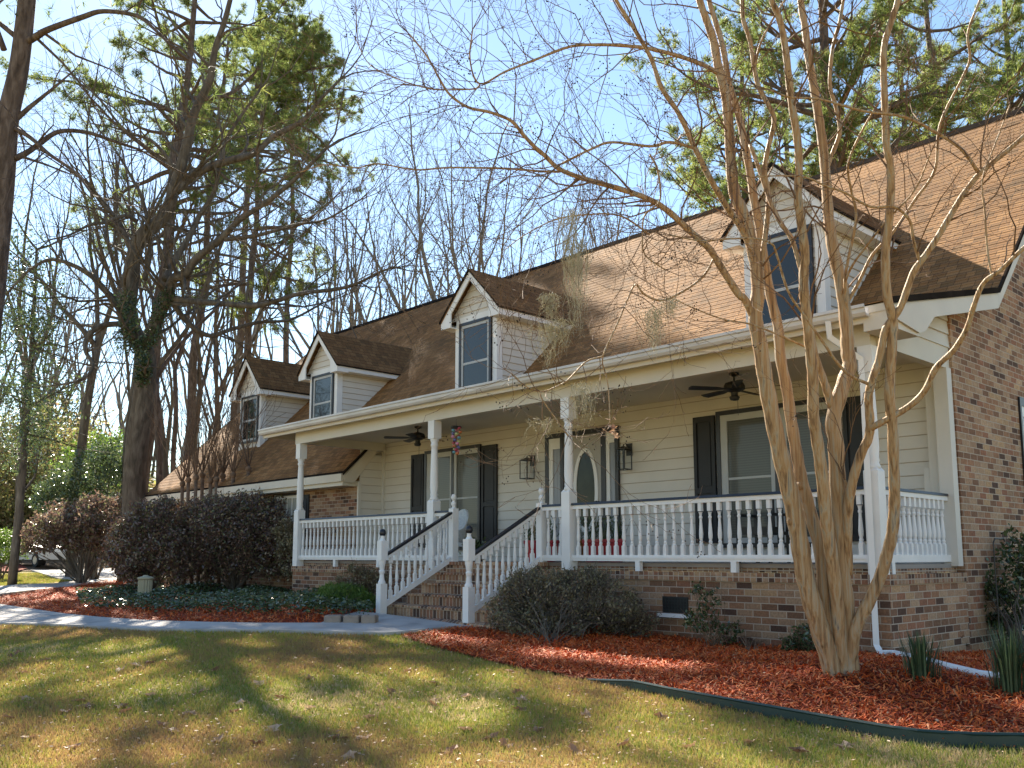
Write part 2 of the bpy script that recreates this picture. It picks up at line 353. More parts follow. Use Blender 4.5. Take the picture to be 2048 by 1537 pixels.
# ------------------------------------------------------------------ HOUSE
SL, RY, RZ0 = .965, 12.955, 3.577
def ry(z): return RY + (z - RZ0) / SL
RIDGE_Y, RIDGE_Z = 17.7, 8.156
XL, XW, XR = -28.9, -17.5, -4.25
YP = 10.04; YM = 12.3; FL = -.09
def siding(mb, axis, c, s, z0, z1, lo, hi, e=.18):
    global SEAM_SHADE
    k0 = math.floor(z0 / e)
    z = k0 * e
    while z < z1 - 1e-4:
        a, b = max(z, z0), min(z + e, z1)
        if b - a > .004:
            la, lb, ha, hb = lo(a), lo(b), hi(a), hi(b)
            if ha > la or hb > lb:
                o0, o1 = c + s * .022, c + s * .003
                if a > z0 + .01:
                    q = o1 + s * .0035; h_ = .011
                    SEAM_SHADE.add([(la, q, a - h_), (ha, q, a - h_), (ha, q, a - .0005), (la, q, a - .0005)] if axis == 'Y' else [(q, la, a - h_), (q, ha, a - h_), (q, ha, a - .0005), (q, la, a - .0005)], np.array([(0, 1, 2, 3)]))  # thin strip under the lap, its shadow line put in as colour
                if axis == 'Y': V = [(la, o0, a), (ha, o0, a), (hb, o1, b), (lb, o1, b), (la, o1, a), (ha, o1, a)]
                else: V = [(o0, la, a), (o0, ha, a), (o1, hb, b), (o1, lb, b), (o1, la, a), (o1, ha, a)]
                mb.add(V, np.array([(0, 1, 2, 3), (4, 5, 1, 0)]))
        z += e
SEAM_SHADE = MB()
def shingles(mb, z0, z1, A, B, nrm, dz=SHZ, lift=.007):
    nrm = np.array(nrm, float); nrm /= np.linalg.norm(nrm); z = z0
    while z < z1 - 1e-4:
        b = min(z + dz, z1); a0, b0, a1, b1 = map(np.array, (A(z), B(z), A(b), B(b)))
        mb.add([a0 + nrm * lift, b0 + nrm * lift, b1 + nrm * .002, a1 + nrm * .002, a0, b0], np.array([(0, 1, 2, 3), (4, 5, 1, 0)])); z = b
def cst(v): return lambda z: v

house = empty('house', (-11., 12.3, -1.1))
tag(house, 'cream sided and brick house with four dormers and a long white railed front porch', 'house')

# --- roof
rf = MB(); nfront = (0, -SL, 1.)
shingles(rf, 1.885, RZ0, lambda z: (XL, ry(z), z), lambda z: (XW + .04, ry(z), z), nfront)
shingles(rf, RZ0, RIDGE_Z, lambda z: (XL, ry(z), z), lambda z: (XR, ry(z), z), nfront)
YB = 2 * RIDGE_Y - 11.2
rf.add([(XL, RIDGE_Y, RIDGE_Z), (XR, RIDGE_Y, RIDGE_Z), (XR, YB, 1.885), (XL, YB, 1.885)], np.array([(0, 1, 2, 3)]))
ps = (RZ0 - 2.80) / (RY - 9.7)
shingles(rf, 2.80, RZ0, lambda z: (-18.5, 9.7 + (z - 2.8) / ps, z), lambda z: (XR, 9.7 + (z - 2.8) / ps, z), (0, -ps, 1.), .033)
roof = rf.build('roof', 'shX', house)
rc = MB(); rc.prism([(XL - .01, RIDGE_Y - .16, RIDGE_Z - .13), (XL - .01, RIDGE_Y, RIDGE_Z + .035), (XL - .01, RIDGE_Y + .16, RIDGE_Z - .13)], (XR - XL + .02, 0, 0))
rc.build('ridge_cap', M['brown_trim'], roof)
dk = MB()   # sheathing and soffit under the shingles
for xa, xb, y0, z0 in ((XL + .02, XW + .02, 11.2, 1.885), (XW + .02, XR - .02, RY, RZ0)):
    dk.prism([(xa, y0, z0 - .02), (xa, RIDGE_Y, RIDGE_Z - .02), (xa, RIDGE_Y, RIDGE_Z - .16), (xa, y0, z0 - .16)], (xb - xa, 0, 0))
dk.prism([(XL + .02, RIDGE_Y + .01, RIDGE_Z - .03), (XL + .02, YB, 1.86), (XL + .02, YB, 1.72), (XL + .02, RIDGE_Y + .01, RIDGE_Z - .17)], (XR - XL - .04, 0, 0))
dk.prism([(-18.48, 9.72, 2.78), (-18.48, RY, RZ0 - .02), (-18.48, RY, RZ0 - .12), (-18.48, 9.72, 2.70)], (XR + 18.46, 0, 0))
build_each(dk, 'soffit', 'cream', house)
# dark drip edges on the rakes
de = MB()
for X in (XR, XL - .03):
    de.prism([(X, RY, RZ0 + .02), (X, RIDGE_Y, RIDGE_Z + .02), (X, RIDGE_Y, RIDGE_Z - .05), (X, RY, RZ0 - .05)], (.03, 0, 0))
de.prism([(XR, 9.66, 2.82), (XR, RY, RZ0 + .02), (XR, RY, RZ0 - .055), (XR, 9.66, 2.745)], (.03, 0, 0))
de.prism([(XL - .03, 11.2, 1.9), (XL - .03, RY, RZ0 + .02), (XL - .03, RY, RZ0 - .05), (XL - .03, 11.2, 1.83)], (.03, 0, 0))
de.prism([(XW + .04, 11.15, 1.88), (XW + .04, RY, RZ0 + .015), (XW + .04, RY, RZ0 - .05), (XW + .04, 11.15, 1.8)], (.03, 0, 0))
de.box(XL, XW + .04, 11.16, 11.2, 1.845, 1.9)
build_each(de, 'drip_edge', 'brown_trim', house)
fa = MB()
fa.prism([(XR - .03, 9.7, 2.74), (XR - .03, RY - .02, RZ0 - .055), (XR - .03, RY - .02, RZ0 - .27), (XR - .03, 10.8, 2.8), (XR - .03, 10.52, 2.58), (XR - .03, 10.35, 2.53), (XR - .03, 9.7, 2.6)], (.028, 0, 0))
fa.prism([(XR - .03, RY - .02, RZ0 - .055), (XR - .03, RIDGE_Y, RIDGE_Z - .055), (XR - .03, RIDGE_Y, RIDGE_Z - .29), (XR - .03, RY - .02, RZ0 - .27)], (.028, 0, 0))
fa.box(XR - .36, XR - .032, 9.72, 10.4, 2.5, 2.62)
fa.box(XL, XW, 11.14, 11.2, 1.67, 1.845)
fa.prism([(XW + .01, 11.2, 1.8), (XW + .01, 12.3, 2.9), (XW + .01, 12.3, 2.68), (XW + .01, 11.45, 1.8 - .16), (XW + .01, 11.2, 1.66)], (.028, 0, 0))
fa.box(-18.5, XR - .04, 9.73, 9.77, 2.60, 2.79)
fa.box(-18.52, -18.49, 9.73, 11.1, 2.62, 2.8)
build_each(fa, 'fascia', 'fascia', house)
gt = MB(); gp_ = [(9.73, 2.66), (9.65, 2.665), (9.625, 2.70), (9.62, 2.745), (9.60, 2.755), (9.60, 2.79), (9.615, 2.79), (9.635, 2.71), (9.66, 2.685), (9.715, 2.68), (9.715, 2.77), (9.73, 2.77)]
gt.prism([(-18.52, y, z) for y, z in gp_], (13.98, 0, 0))
gut = gt.build('gutter', 'gutter', house)

# --- walls
w = MB()
siding(w, 'Y', YM, -1, FL, 2.62, cst(XW), cst(-4.78))
siding(w, 'X', XW, 1, -.09, 2.7, cst(11.62), cst(YM))
siding(w, 'X', XW, 1, 2.2, 3.35, lambda z: max(11.62, ry(z) + .18), cst(12.9))
siding(w, 'X', -4.64, 1, 2.70, 3.45, lambda z: max(10.0, 9.7 + (z + .12 - 2.8) / ps), cst(12.2))
w.box(XW - .12, XW - .01, 11.62, 12.3, -.2, 1.7); w.box(XW, -4.78, YM, YM + .1, -.2, 2.7)
sw = w.build('siding_wall', 'siding', house); SEAM_SHADE.build('lap_seam_shades', 'seam_shade', sw); SEAM_SHADE = MB()
cb = MB()
cb.box(-4.96, -4.79, 12.12, 12.31, -.08, 2.45)
cb.box(XW - .02, XW + .03, 11.585, 11.66, -.2, 1.68)
cb.box(XW + .0, XW + .07, 12.23, 12.29, -.09, 2.62)
cb.box(-5.05, -4.965, 12.15, 12.29, .82, 1.15); cb.box(-4.785, -4.61, 11.97, 12.118, -.12, 2.42)
build_each(cb, 'corner_board', 'siding', house)
bm_ = MB()
bm_.box(XW, -4.66, 9.965, 10.115, 2.40, 2.70); bm_.box(-4.76, -4.635, 10.12, 12.14, 2.42, 2.70); bm_.box(XW, XW + .12, 10.12, 12.2, 2.42, 2.62)
build_each(bm_, 'porch_beam', 'cream', house)
ce = MB(); ce.box(XW, -4.77, 10.12, 12.28, 2.60, 2.66); ce.build('porch_ceiling', 'cream', house)
bw = MB(); bw.box(-28.6, XW - .02, 11.6, 11.75, -1.5, 1.58); bw.box(XW, -4.601, 10.0, 10.16, -1.5, -.31); build_each(bw, 'brick_front_wall', 'brickX', house)
bs = MB()
bs.prism([(-4.6, 12.15, -1.7), (-4.6, 24, -1.7), (-4.6, 24, 1.7), (-4.6, RIDGE_Y, RIDGE_Z - .1), (-4.6, RY, RZ0 - .1), (-4.6, 12.15, 3.28)], (-.18, 0, 0))
bs.prism([(-4.6, 10.004, -1.5), (-4.6, 12.149, -1.5), (-4.6, 12.149, -.312), (-4.6, 10.004, -.312)], (-.1, 0, 0))
bs.prism([(-28.6, 11.6, -1.5), (-28.6, 24, -1.5), (-28.6, 24, 1.7), (-28.6, RIDGE_Y, RIDGE_Z - .15), (-28.6, 11.75, 2.)], (.15, 0, 0))
build_each(bs, 'brick_side_wall', 'brickY', house)
fr = MB(); fr.box(-28.6, XW - .03, 11.2, 11.62, 1.58, 1.7); fr.build('eave_soffit', 'cream', house)
so = MB(); so.box(XW - .02, -4.575, 9.975, 10.15, -.31, -.2); so.box(-4.7, -4.575, 10.151, 12.16, -.31, -.2); so.box(XW, -4.7, 10.14, 10.3, -.199, FL - .052); so.box(-4.8, -4.702, 10.301, 12.2, -.199, FL - .052); so.box(XW + .001, XW + .1, 10.301, 12.2, -.199, FL - .052)
build_each(so, 'brick_ledge', 'brickS', house)
fl = MB(); fl.box(XW, -4.70, 10.12, 12.3, FL - .05, FL); fl.build('porch_floor', 'porch_floor', house)

# --- dormers
def win_unit(parent, x0, x1, y, z0, z1, trim='black', tw=.07, fw=.07, rail=True, gl='glass', name='window', muntin=None, org=None, mid=None):
    """black trim > white sash frame, glass pane; y = wall face looking to -Y"""
    t = MB(); d = .045
    t.box(x0, x1, y - d, y, z1 - tw, z1); t.box(x0, x1, y - d, y, z0, z0 + tw)
    t.box(x0, x0 + tw, y - d, y, z0 + tw, z1 - tw); t.box(x1 - tw, x1, y - d, y, z0 + tw, z1 - tw)
    o = t.build(name, trim, parent, org)
    a0, a1, b0, b1 = x0 + tw, x1 - tw, z0 + tw, z1 - tw
    s = MB(); e = .03
    s.box(a0, a1, y - e, y, b1 - fw, b1); s.box(a0, a1, y - e, y, b0, b0 + fw); s.box(a0, a0 + fw, y - e, y, b0 + fw, b1 - fw); s.box(a1 - fw, a1, y - e, y, b0 + fw, b1 - fw)
    zm = mid if mid is not None else (b0 + b1) / 2
    if rail: s.box(a0 + fw, a1 - fw, y - e + .006, y, zm - .025, zm + .025)
    if muntin:
        for k in range(1, muntin): xx = a0 + fw + (a1 - a0 - 2 * fw) * k / muntin; s.box(xx - .012, xx + .012, y - e + .009, y, b0 + fw, b1 - fw)
    return o, s, (a0 + fw, a1 - fw, b0 + fw, b1 - fw)
def dormer(cx, hw, zr, ze):
    Yf, Yw, ov = 12.28, 12.5, .95
    D = MB()
    siding(D, 'Y', Yw, -1, 3.0, ze - .02, cst(cx - hw), cst(cx + hw), .15)
    siding(D, 'Y', Yw, -1, ze - .02, zr - .12, lambda z: cx - ov * max(0, (zr - .1 - z)) / (zr - ze), lambda z: cx + ov * max(0, (zr - .1 - z)) / (zr - ze), .15)
    for s in (-1, 1): siding(D, 'X', cx + s * hw, s, 3.0, ze - .12, cst(Yw), lambda z: ry(z) + .03, .15)
    d = D.build('dormer', 'siding', house, (cx, Yw, 3.2))
    global SEAM_SHADE
    SEAM_SHADE.build('lap_seam_shades', 'seam_shade', d); SEAM_SHADE = MB()
    W = MB()
    for s in (-1, 1):
        xa = cx + s * hw; W.box(min(xa, xa - s * .11), max(xa, xa - s * .11), Yw - .03, Yw - .001, 3.05, ze - .03)
        W.prism([(xa + s * .001, Yw - .03, 3.0), (xa + s * .001, Yw + .13, 3.0), (xa + s * .001, Yw + .13, ze - .12), (xa + s * .001, Yw - .03, ze - .12)], (s * .026, 0, 0))
    W.box(cx - hw + .11, cx + hw - .11, Yw - .03, Yw - .001, ze - .12, ze + .02)
    for s in (-1, 1):
        W.prism([(cx, Yf, zr - .03), (cx + s * ov, Yf, ze - .03), (cx + s * ov, Yf, ze - .2), (cx + s * (hw - .03), Yf, ze - .2), (cx + s * (hw - .03), Yf, ze + .1), (cx, Yf, zr - .24)], (0, .028, 0))
        W.box(min(cx + s * hw, cx + s * ov), max(cx + s * hw, cx + s * ov), Yf + .028, Yw + .12, ze - .2, ze - .17)
        xa, xb = sorted((cx + s * (ov - .026), cx + s * ov)); ye = ry(ze - .12) + .02
        W.prism([(xa, Yf + .03, ze - .03), (xa, ye + .1, ze - .03), (xa, ye - .04, ze - .17), (xa, Yf + .03, ze - .17)], (xb - xa, 0, 0))
        xa, xb = sorted((cx + s * (hw + .03), cx + s * (ov - .03))); W.prism([(xa, Yw + .12, ze - .15), (xa, ye, ze - .15), (xa, ye, ze - .17), (xa, Yw + .12, ze - .17)], (xb - xa, 0, 0))
    W.build('dormer_trim', 'white', d)
    S = MB(); E = MB()
    for s in (-1, 1):
        e = (cx + s * (ov + .03))
        shingles(S, ze - .03, zr, lambda z: (cx + s * (ov + .03) * (zr - z) / (zr - ze + .03), Yf - .04, z), lambda z: (cx + s * (ov + .03) * (zr - z) / (zr - ze + .03), ry(z) + .05, z), (s * (zr - ze), 0, ov), .08)
        E.prism([(cx, Yf - .04, zr - .005), (e, Yf - .04, ze - .035), (e, Yf - .04, ze - .07), (cx, Yf - .04, zr - .05)], (0, .04, 0))
        E.prism([(cx, Yf, zr - .01), (e, Yf, ze - .04), (e, Yf, ze - .06), (cx, Yf, zr - .03)], (0, .02, 0))
        xx = sorted((e - s * .02, e)); E.prism([(xx[0], Yf - .04, ze - .03), (xx[0], ry(ze) + .02, ze - .03), (xx[0], ry(ze) - .02, ze - .065), (xx[0], Yf - .04, ze - .065)], (xx[1] - xx[0], 0, 0))
        u = MB()
        S.prism([(cx, Yf - .02, zr - .03), (cx + s * (ov - .01), Yf - .02, ze - .06), (cx + s * (ov - .01), ry(ze) + .05, ze - .06), (cx, ry(zr) + .05, zr - .03)], (0, 0, .018))
    S.build('dormer_roof', 'shY', d); E.build('dormer_drip_edge', 'brown_trim', d)
    o, s_, gpn = win_unit(d, cx - .52, cx + .52, Yw - .022, 3.28, ze - .12, 'black', .065, .06, True, mid=(3.28 + ze) / 2 - .1, name='window_trim')
    s_.build('window_sash', 'sash', d)
    p = MB(); p.box(gpn[0] - .01, gpn[1] + .01, Yw - .035, Yw - .02, gpn[2] - .01, gpn[3] + .01); p.build('window_pane', M['glass'], d)
    return d
for c in ((-7.16, .66, 6.12, 5.14), (-14.46, .65, 6.12, 5.14), (-20.55, .64, 5.87, 4.86), (-24.55, .62, 5.84, 4.8)): dormer(*c)

# --- porch windows, shutters, door
def porch_window(x0, x1, panes, name='window', z0=.135, z1=2.29, y=YM - .024, mull=None, frame=.1):
    T = MB(); tw = .07
    T.box(x0, x1, y - .05, y, z1 - tw, z1); T.box(x0, x1, y - .05, y, z0, z0 + tw); T.box(x0, x0 + tw, y - .05, y, z0 + tw, z1 - tw); T.box(x1 - tw, x1, y - .05, y, z0 + tw, z1 - tw)
    for a, b in (mull or []): T.box(a, b, y - .045, y, z0 + tw, z1 - tw)
    o = T.build(name, 'black', house, ((x0 + x1) / 2, y, z0))
    S = MB(); edges = [x0 + tw] + [v for m_ in (mull or []) for v in m_] + [x1 - tw]
    for k, (a, b) in enumerate(panes):
        e0, e1 = edges[2 * k], edges[2 * k + 1]
        S.box(e0, e1, y - .035, y, z1 - tw - frame, z1 - tw); S.box(e0, e1, y - .035, y, z0 + tw, z0 + tw + .08)
        S.box(e0, a, y - .035, y, z0 + tw + .08, z1 - tw - frame); S.box(b, e1, y - .035, y, z0 + tw + .08, z1 - tw - frame); zm = 1.205
        S.box(a, b, y - .028, y, zm - .018, zm + .018)
    S.build('sash', 'sash', o)
    for a, b in panes:
        P = MB(); P.box(a - .005, b + .005, y - .014, y - .002, z0 + tw + .07, z1 - tw - frame + .01); P.build('pane', 'blind', o, ((a + b) / 2, y, 1.2))
    return o
porch_window(-15.885, -14.03, [(-15.58, -15.01), (-14.80, -14.12)], mull=[(-14.96, -14.88)])
porch_window(-8.31, -6.22, [(-8.12, -7.36), (-7.08, -6.38)], mull=[(-7.29, -7.18)])
def shutter(x0, x1, z0=.21, z1=2.245, y=YM - .024):
    S = MB(); S.box(x0, x1, y - .02, y, z0, z1); st = .06
    for a, b in ((z0, z0 + .1), (z1 - .09, z1), (1.0, 1.09)): S.box(x0 + st, x1 - st, y - .042, y - .02, a, b)
    S.box(x0, x0 + st, y - .044, y - .02, z0, z1); S.box(x1 - st, x1, y - .044, y - .02, z0, z1)
    for a, b in ((z0 + .13, .97), (1.12, z1 - .12)): S.box(x0 + st + .03, x1 - st - .03, y - .034, y - .02, a, b)
    return S.build('shutter', 'shutter', house, ((x0 + x1) / 2, y, z0))
for a, b in ((-16.376, -15.93), (-13.99, -13.535), (-8.756, -8.35), (-6.18, -5.79)): shutter(a, b)
yd = YM - .024
D = MB()
for a, b in ((-12.153, -12.07), (-11.757, -11.68), (-10.751, -10.645), (-10.43, -10.35)): D.box(a, b, yd - .05, yd, -.05, 2.2)
D.box(-12.153, -10.35, yd - .052, yd, 2.2, 2.29); D.box(-12.153, -10.35, yd - .06, yd, FL, -.05)
df = D.build('door_frame', 'black', house, (-11.2, yd, 0))
D = MB(); D.box(-11.68, -10.751, yd - .025, yd, -.045, 2.2); door = D.build('front_door', noise_mat('door_paint', (.36, .34, .31), (.42, .4, .37), 2, .4), house, (-11.2, yd, 0))
a = np.linspace(0, 2 * math.pi, 49)[:-1]
def oval(rx, rz): return [(-11.13 + rx * math.cos(t), yd - .026, 1.19 + rz * math.sin(t)) for t in a]
O1 = MB(); A, B = oval(.30, .765), oval(.225, .69); V = np.array(A + B + [(x, y - .02, z) for x, y, z in A] + [(x, y - .02, z) for x, y, z in B]); n = 48; i = np.arange(n); j = (i + 1) % n
O1.add(V, np.vstack([np.stack([i + 2 * n, j + 2 * n, j + 3 * n, i + 3 * n], -1), np.stack([i, j, j + 2 * n, i + 2 * n], -1), np.stack([i + 3 * n, j + 3 * n, j + n, i + n], -1)])); O1.build('oval_moulding', 'white', door)
O2 = MB(); O2.prism(oval(.226, .691), (0, -.006, 0)); O2.build('oval_glass', noise_mat('oval_dark_glass', (.012, .016, .01), (.03, .035, .02), 6, .12, .25), door)
O3 = MB(); O3.lathe([(.03, 0), (.03, .02), (.015, .03), (.015, .05), (.035, .07), (.03, .1)], (0, 0, 0)); O3.v = [v[:, [0, 2, 1]] * [1, -1, 1] + [-10.83, yd - .025, .95] for v in O3.v]; O3.build('door_knob', 'iron', door)
SLt = MB(); gl_ = []
for a0, b0 in ((-12.07, -11.757), (-10.645, -10.43)):
    e = .085 if a0 < -12 else .06
    SLt.box(a0, a0 + e + .02, yd - .03, yd, -.05, 2.2); SLt.box(b0 - .02, b0, yd - .03, yd, -.05, 2.2); SLt.box(a0 + e + .02, b0 - .02, yd - .03, yd, 2.0, 2.2); SLt.box(a0 + e + .02, b0 - .02, yd - .03, yd, -.05, .06); gl_.append((a0 + e + .02, b0 - .02))
sl = SLt.build('sidelight', 'white', df)
C = MB()
for a0, b0 in gl_: C.box(a0, b0, yd - .012, yd - .002, .06, 2.0)
C.build('curtained_glass', 'curtain', df)
# wing window and shutters
T = MB(); yb = 11.598
o, s_, gpn = win_unit(house, -21.25, -20.05, yb, .2, 1.56, 'black', .05, .07, True, name='window', muntin=4, org=(-20.7, yb, .3)); s_.build('sash', 'white', o)
P = MB(); P.box(gpn[0], gpn[1], yb - .012, yb - .002, gpn[2], gpn[3]); P.build('pane', noise_mat('lit_curtain', (.3, .3, .26), (.45, .44, .38), 4, .5, stretch=(8, 8, .5)), o)
for a0, b0 in ((-21.75, -21.27), (-20.03, -19.6)):
    S = MB(); S.box(a0, b0, yb - .03, yb, .2, 1.5); S.box(a0 + .07, b0 - .07, yb - .042, yb - .03, .3, .8); S.box(a0 + .07, b0 - .07, yb - .042, yb - .03, .9, 1.4); S.build('shutter', 'shutter', house, (a0, yb, .2))
# gable-end window (brick side)
T = MB(); xb = -4.598
T.box(xb, xb + .03, 14.5, 15.75, 2.2, 2.33); T.box(xb, xb + .03, 14.5, 14.56, .4, 2.2); T.box(xb, xb + .03, 15.69, 15.75, .4, 2.2)
o = T.build('window', 'black', house, (xb, 15, .4)); T = MB(); T.box(xb, xb + .02, 14.56, 15.69, 2.05, 2.2); T.box(xb, xb + .02, 14.56, 14.62, .5, 2.05); T.box(xb, xb + .02, 14.62, 15.69, 1.3, 1.36); T.box(xb, xb + .05, 14.5, 15.75, .4, .5); T.build('sash', 'white', o)
T = MB(); T.box(xb, xb + .01, 14.62, 15.69, .5, 2.05); T.build('pane', 'glass', o)
# foundation vent
T = MB(); T.box(-7.72, -7.3, 9.992, 10.0, -.74, -.53); vent = T.build('foundation_vent', 'iron', house, (-7.5, 10, -.7))
T = MB()
for k in range(9): T.box(-7.71 + k * .048, -7.70 + k * .048, 9.985, 9.991, -.73, -.54)
for k in range(5): T.box(-7.71, -7.31, 9.983, 9.989, -.71 + k * .04, -.703 + k * .04)
T.build('vent_grille', 'pot', vent); T = MB(); T.box(-7.76, -7.26, 9.93, 9.999, -.80, -.75); T.build('vent_sill', 'white', vent)

# --- porch posts
def post(x, y=YP, z0=-.2, sq=1.0, z1=2.40):
    P = MB(); h = .085
    P.box(x - h, x + h, y - h, y + h, z0, sq - .04)
    P.add([(x - h, y - h, sq - .04), (x + h, y - h, sq - .04), (x + h, y + h, sq - .04), (x - h, y + h, sq - .04), (x - .06, y - .06, sq), (x + .06, y - .06, sq), (x + .06, y + .06, sq), (x - .06, y + .06, sq)], np.array([(0, 1, 5, 4), (1, 2, 6, 5), (2, 3, 7, 6), (3, 0, 4, 7), (4, 5, 6, 7)]))
    o = P.build('porch_post', 'white', house, (x, y, z0)); P = MB(); P.box(x - h, x + h, y - h, y + h, 2.08, z1); P.build('capital', 'white', o)
    Q = MB(); Q.lathe([(.075, sq - .02), (.078, sq + .02), (.06, sq + .05), (.07, sq + .08), (.062, sq + .12), (.072, sq + .22), (.068, sq + .5), (.058, 1.86), (.055, 1.93), (.07, 1.95), (.07, 1.98), (.056, 2.0), (.075, 2.05), (.08, 2.085)], (x, y, 0), 16)
    Q.build('turned_shaft', 'white', o, smooth=True); return o
PX = (-17.36, -12.75, -9.47, -4.73)
for x in PX: post(x)
# --- railings
BP = [(.03, 0), (.03, .13), (.022, .15), (.026, .17), (.018, .19), (.026, .22), (.0285, .27), (.024, .34), (.017, .44), (.0165, .47), (.023, .48), (.023, .50), (.0165, .51), (.022, .545), (.03, .56), (.03, .68)]
def baluster_proto(parent, loc, h):
    B_ = MB(); k = h / .68
    B_.box(loc[0] - .026, loc[0] + .026, loc[1] - .026, loc[1] + .026, loc[2], loc[2] + .13 * k)
    B_.box(loc[0] - .026, loc[0] + .026, loc[1] - .026, loc[1] + .026, loc[2] + .57 * k, loc[2] + h)
    B_.lathe([(r, z * k) for r, z in BP[1:-1]], loc, 8); return B_.build('baluster', 'white', parent, loc)
def spread(parent, pts, h=.68):
    p0 = baluster_proto(parent, pts[0], h); po = ORG[parent.name]
    for p in pts[1:]:
        c = p0.copy(); COL.objects.link(c); c.parent = parent; c.location = np.array(p) - po
def railing(x0, x1, n, sup):
    B_ = MB(); B_.box(x0, x1, YP - .035, YP + .035, -.065, .02); B_.box(x0, x1, YP - .045, YP + .045, -.03, .0)
    B_.box(x0, x1, YP - .035, YP + .035, .70, .755)
    for s_x in sup: B_.box(s_x - .04, s_x + .04, YP - .035, YP + .035, -.2, -.065)
    o = B_.build('railing', 'white', house, ((x0 + x1) / 2, YP, -.06))
    C_ = MB(); C_.prism([(x0, YP - .055, .757), (x0, YP + .055, .757), (x0, YP + .045, .79), (x0, YP - .045, .79)], (x1 - x0, 0, 0)); C_.build('handrail_cap', 'black', o)
    spread(o, [(x0 + (x1 - x0) * (k + .7) / (n + .4), YP, .02) for k in range(n)])
railing(-17.275, -12.835, 30, (-15.9, -14.4)); railing(-12.665, -12.25, 2, ()); railing(-10.0, -9.555, 3, ()); railing(-9.385, -4.815, 31, (-8.15, -6.6, ))
# side railing (runs back to the wall)
B_ = MB(); xs = -4.73
for a0, b0 in ((-.065, .02), (.70, .755)): B_.box(xs - .035, xs + .035, YP + .085, 11.97, a0, b0)
B_.box(xs - .035, xs + .035, 10.3, 10.38, -.2, -.065)
o = B_.build('railing', 'white', house, (xs, 11, -.06)); C_ = MB(); C_.prism([(xs - .05, YP + .085, .757), (xs + .05, YP + .085, .757), (xs + .042, YP + .085, .79), (xs - .042, YP + .085, .79)], (0, 11.97 - YP - .085, 0)); C_.build('handrail_cap', 'black', o)
spread(o, [(xs, 10.2 + k * .137, .02) for k in range(13)])
# stairs
ST = MB(); ST2 = MB()
steps = [(-12.5, -9.3, 8.42, -.93), (-12.4, -9.62, 8.8, -.765), (-12.28, -9.98, 9.12, -.6), (-12.28, -9.98, 9.42, -.435), (-12.28, -9.98, 9.72, -.27)]
for x0, x1, y0, z1 in steps: ST.box(x0, x1, y0, 9.94, -1.4, z1 - .03); ST2.box(x0 - .015, x1 + .015, y0 - .02, y0 + .40, z1 - .03, z1)
ST.box(-12.28, -9.98, 9.95, 10.2, -1.4, FL - .052); ST2.box(-12.29, -9.97, 9.93, 10.21, FL - .052, FL + .004)
stp = ST.build('front_steps', 'brickT', house, (-11, 9, -1)); ST2.build('step_treads', brick_mat('brick_tread', 'S', .084, .5, True, 1.25), stp)
def newel(x, y, z0):
    N = MB(); h = .062
    N.box(x - h, x + h, y - h, y + h, z0, z0 + .5); N.box(x - h, x + h, y - h, y + h, z0 + .87, z0 + 1.18)
    N.lathe([(.06, .48), (.062, .52), (.045, .56), (.035, .64), (.045, .68), (.048, .7), (.036, .72), (.045, .77), (.055, .82), (.06, .88)], (x, y, z0), 14)
    N.lathe([(.06, 1.17), (.035, 1.21), (.03, 1.24), (.035, 1.26)], (x, y, z0), 12)
    o = N.build('newel_post', 'white', house, (x, y, z0)); K = MB()
    K.lathe([(.02, 1.25), (.045, 1.27), (.055, 1.30), (.052, 1.33), (.035, 1.36), (.008, 1.37)], (x, y, z0), 14); K.build('ball_finial', 'black', o, smooth=True)
def upost(x):
    N = MB(); h = .06; N.box(x - h, x + h, YP - h, YP + h, -.2, .82)
    N.lathe([(.05, .81), (.028, .85), (.045, .89), (.045, .92), (.022, .95), (.045, .99), (.048, 1.02), (.03, 1.06), (.006, 1.07)], (x, YP, 0), 12); N.build('rail_end_post', 'white', house, (x, YP, 0))
for x in (-12.2, -10.06):
    newel(x, 8.57, -.93); upost(x); S_ = MB()
    y0, y1 = 8.632, 9.98; f0 = lambda y: -.79 + (y - 8.66) * (.72 / 1.36); f1 = lambda y: .028 + (y - 8.62) * (.755 / 1.41)
    S_.prism([(x - .03, y0, f0(y0)), (x - .03, y1, f0(y1)), (x - .03, y1, f0(y1) + .09), (x - .03, y0, f0(y0) + .09)], (.06, 0, 0))
    S_.prism([(x - .03, y0, f1(y0) - .09), (x - .03, y1, f1(y1) - .09), (x - .03, y1, f1(y1) - .036), (x - .03, y0, f1(y0) - .036)], (.06, 0, 0))
    o = S_.build('stair_railing', 'white', house, (x, 9.2, -.4)); C_ = MB()
    C_.prism([(x - .04, y0, f1(y0) - .034), (x - .04, y1, f1(y1) - .034), (x - .04, y1, f1(y1) + .005), (x - .04, y0, f1(y0) + .005)], (.08, 0, 0)); C_.build('handrail_cap', 'black', o)
    ys = [8.74 + k * .122 for k in range(10)]; spread(o, [(x, y, f0(y) + .085) for y in ys], .67)
# downspout
DS = MB()
DS.tube([(-5.0, 9.66, 2.68), (-5.0, 9.68, 2.5), (-4.76, 9.92, 2.24), (-4.75, 9.925, 1.9), (-4.75, 9.925, -.96), (-4.70, 9.90, -1.03)], [.045] * 6, 4); DS.build('downspout', 'white', house)

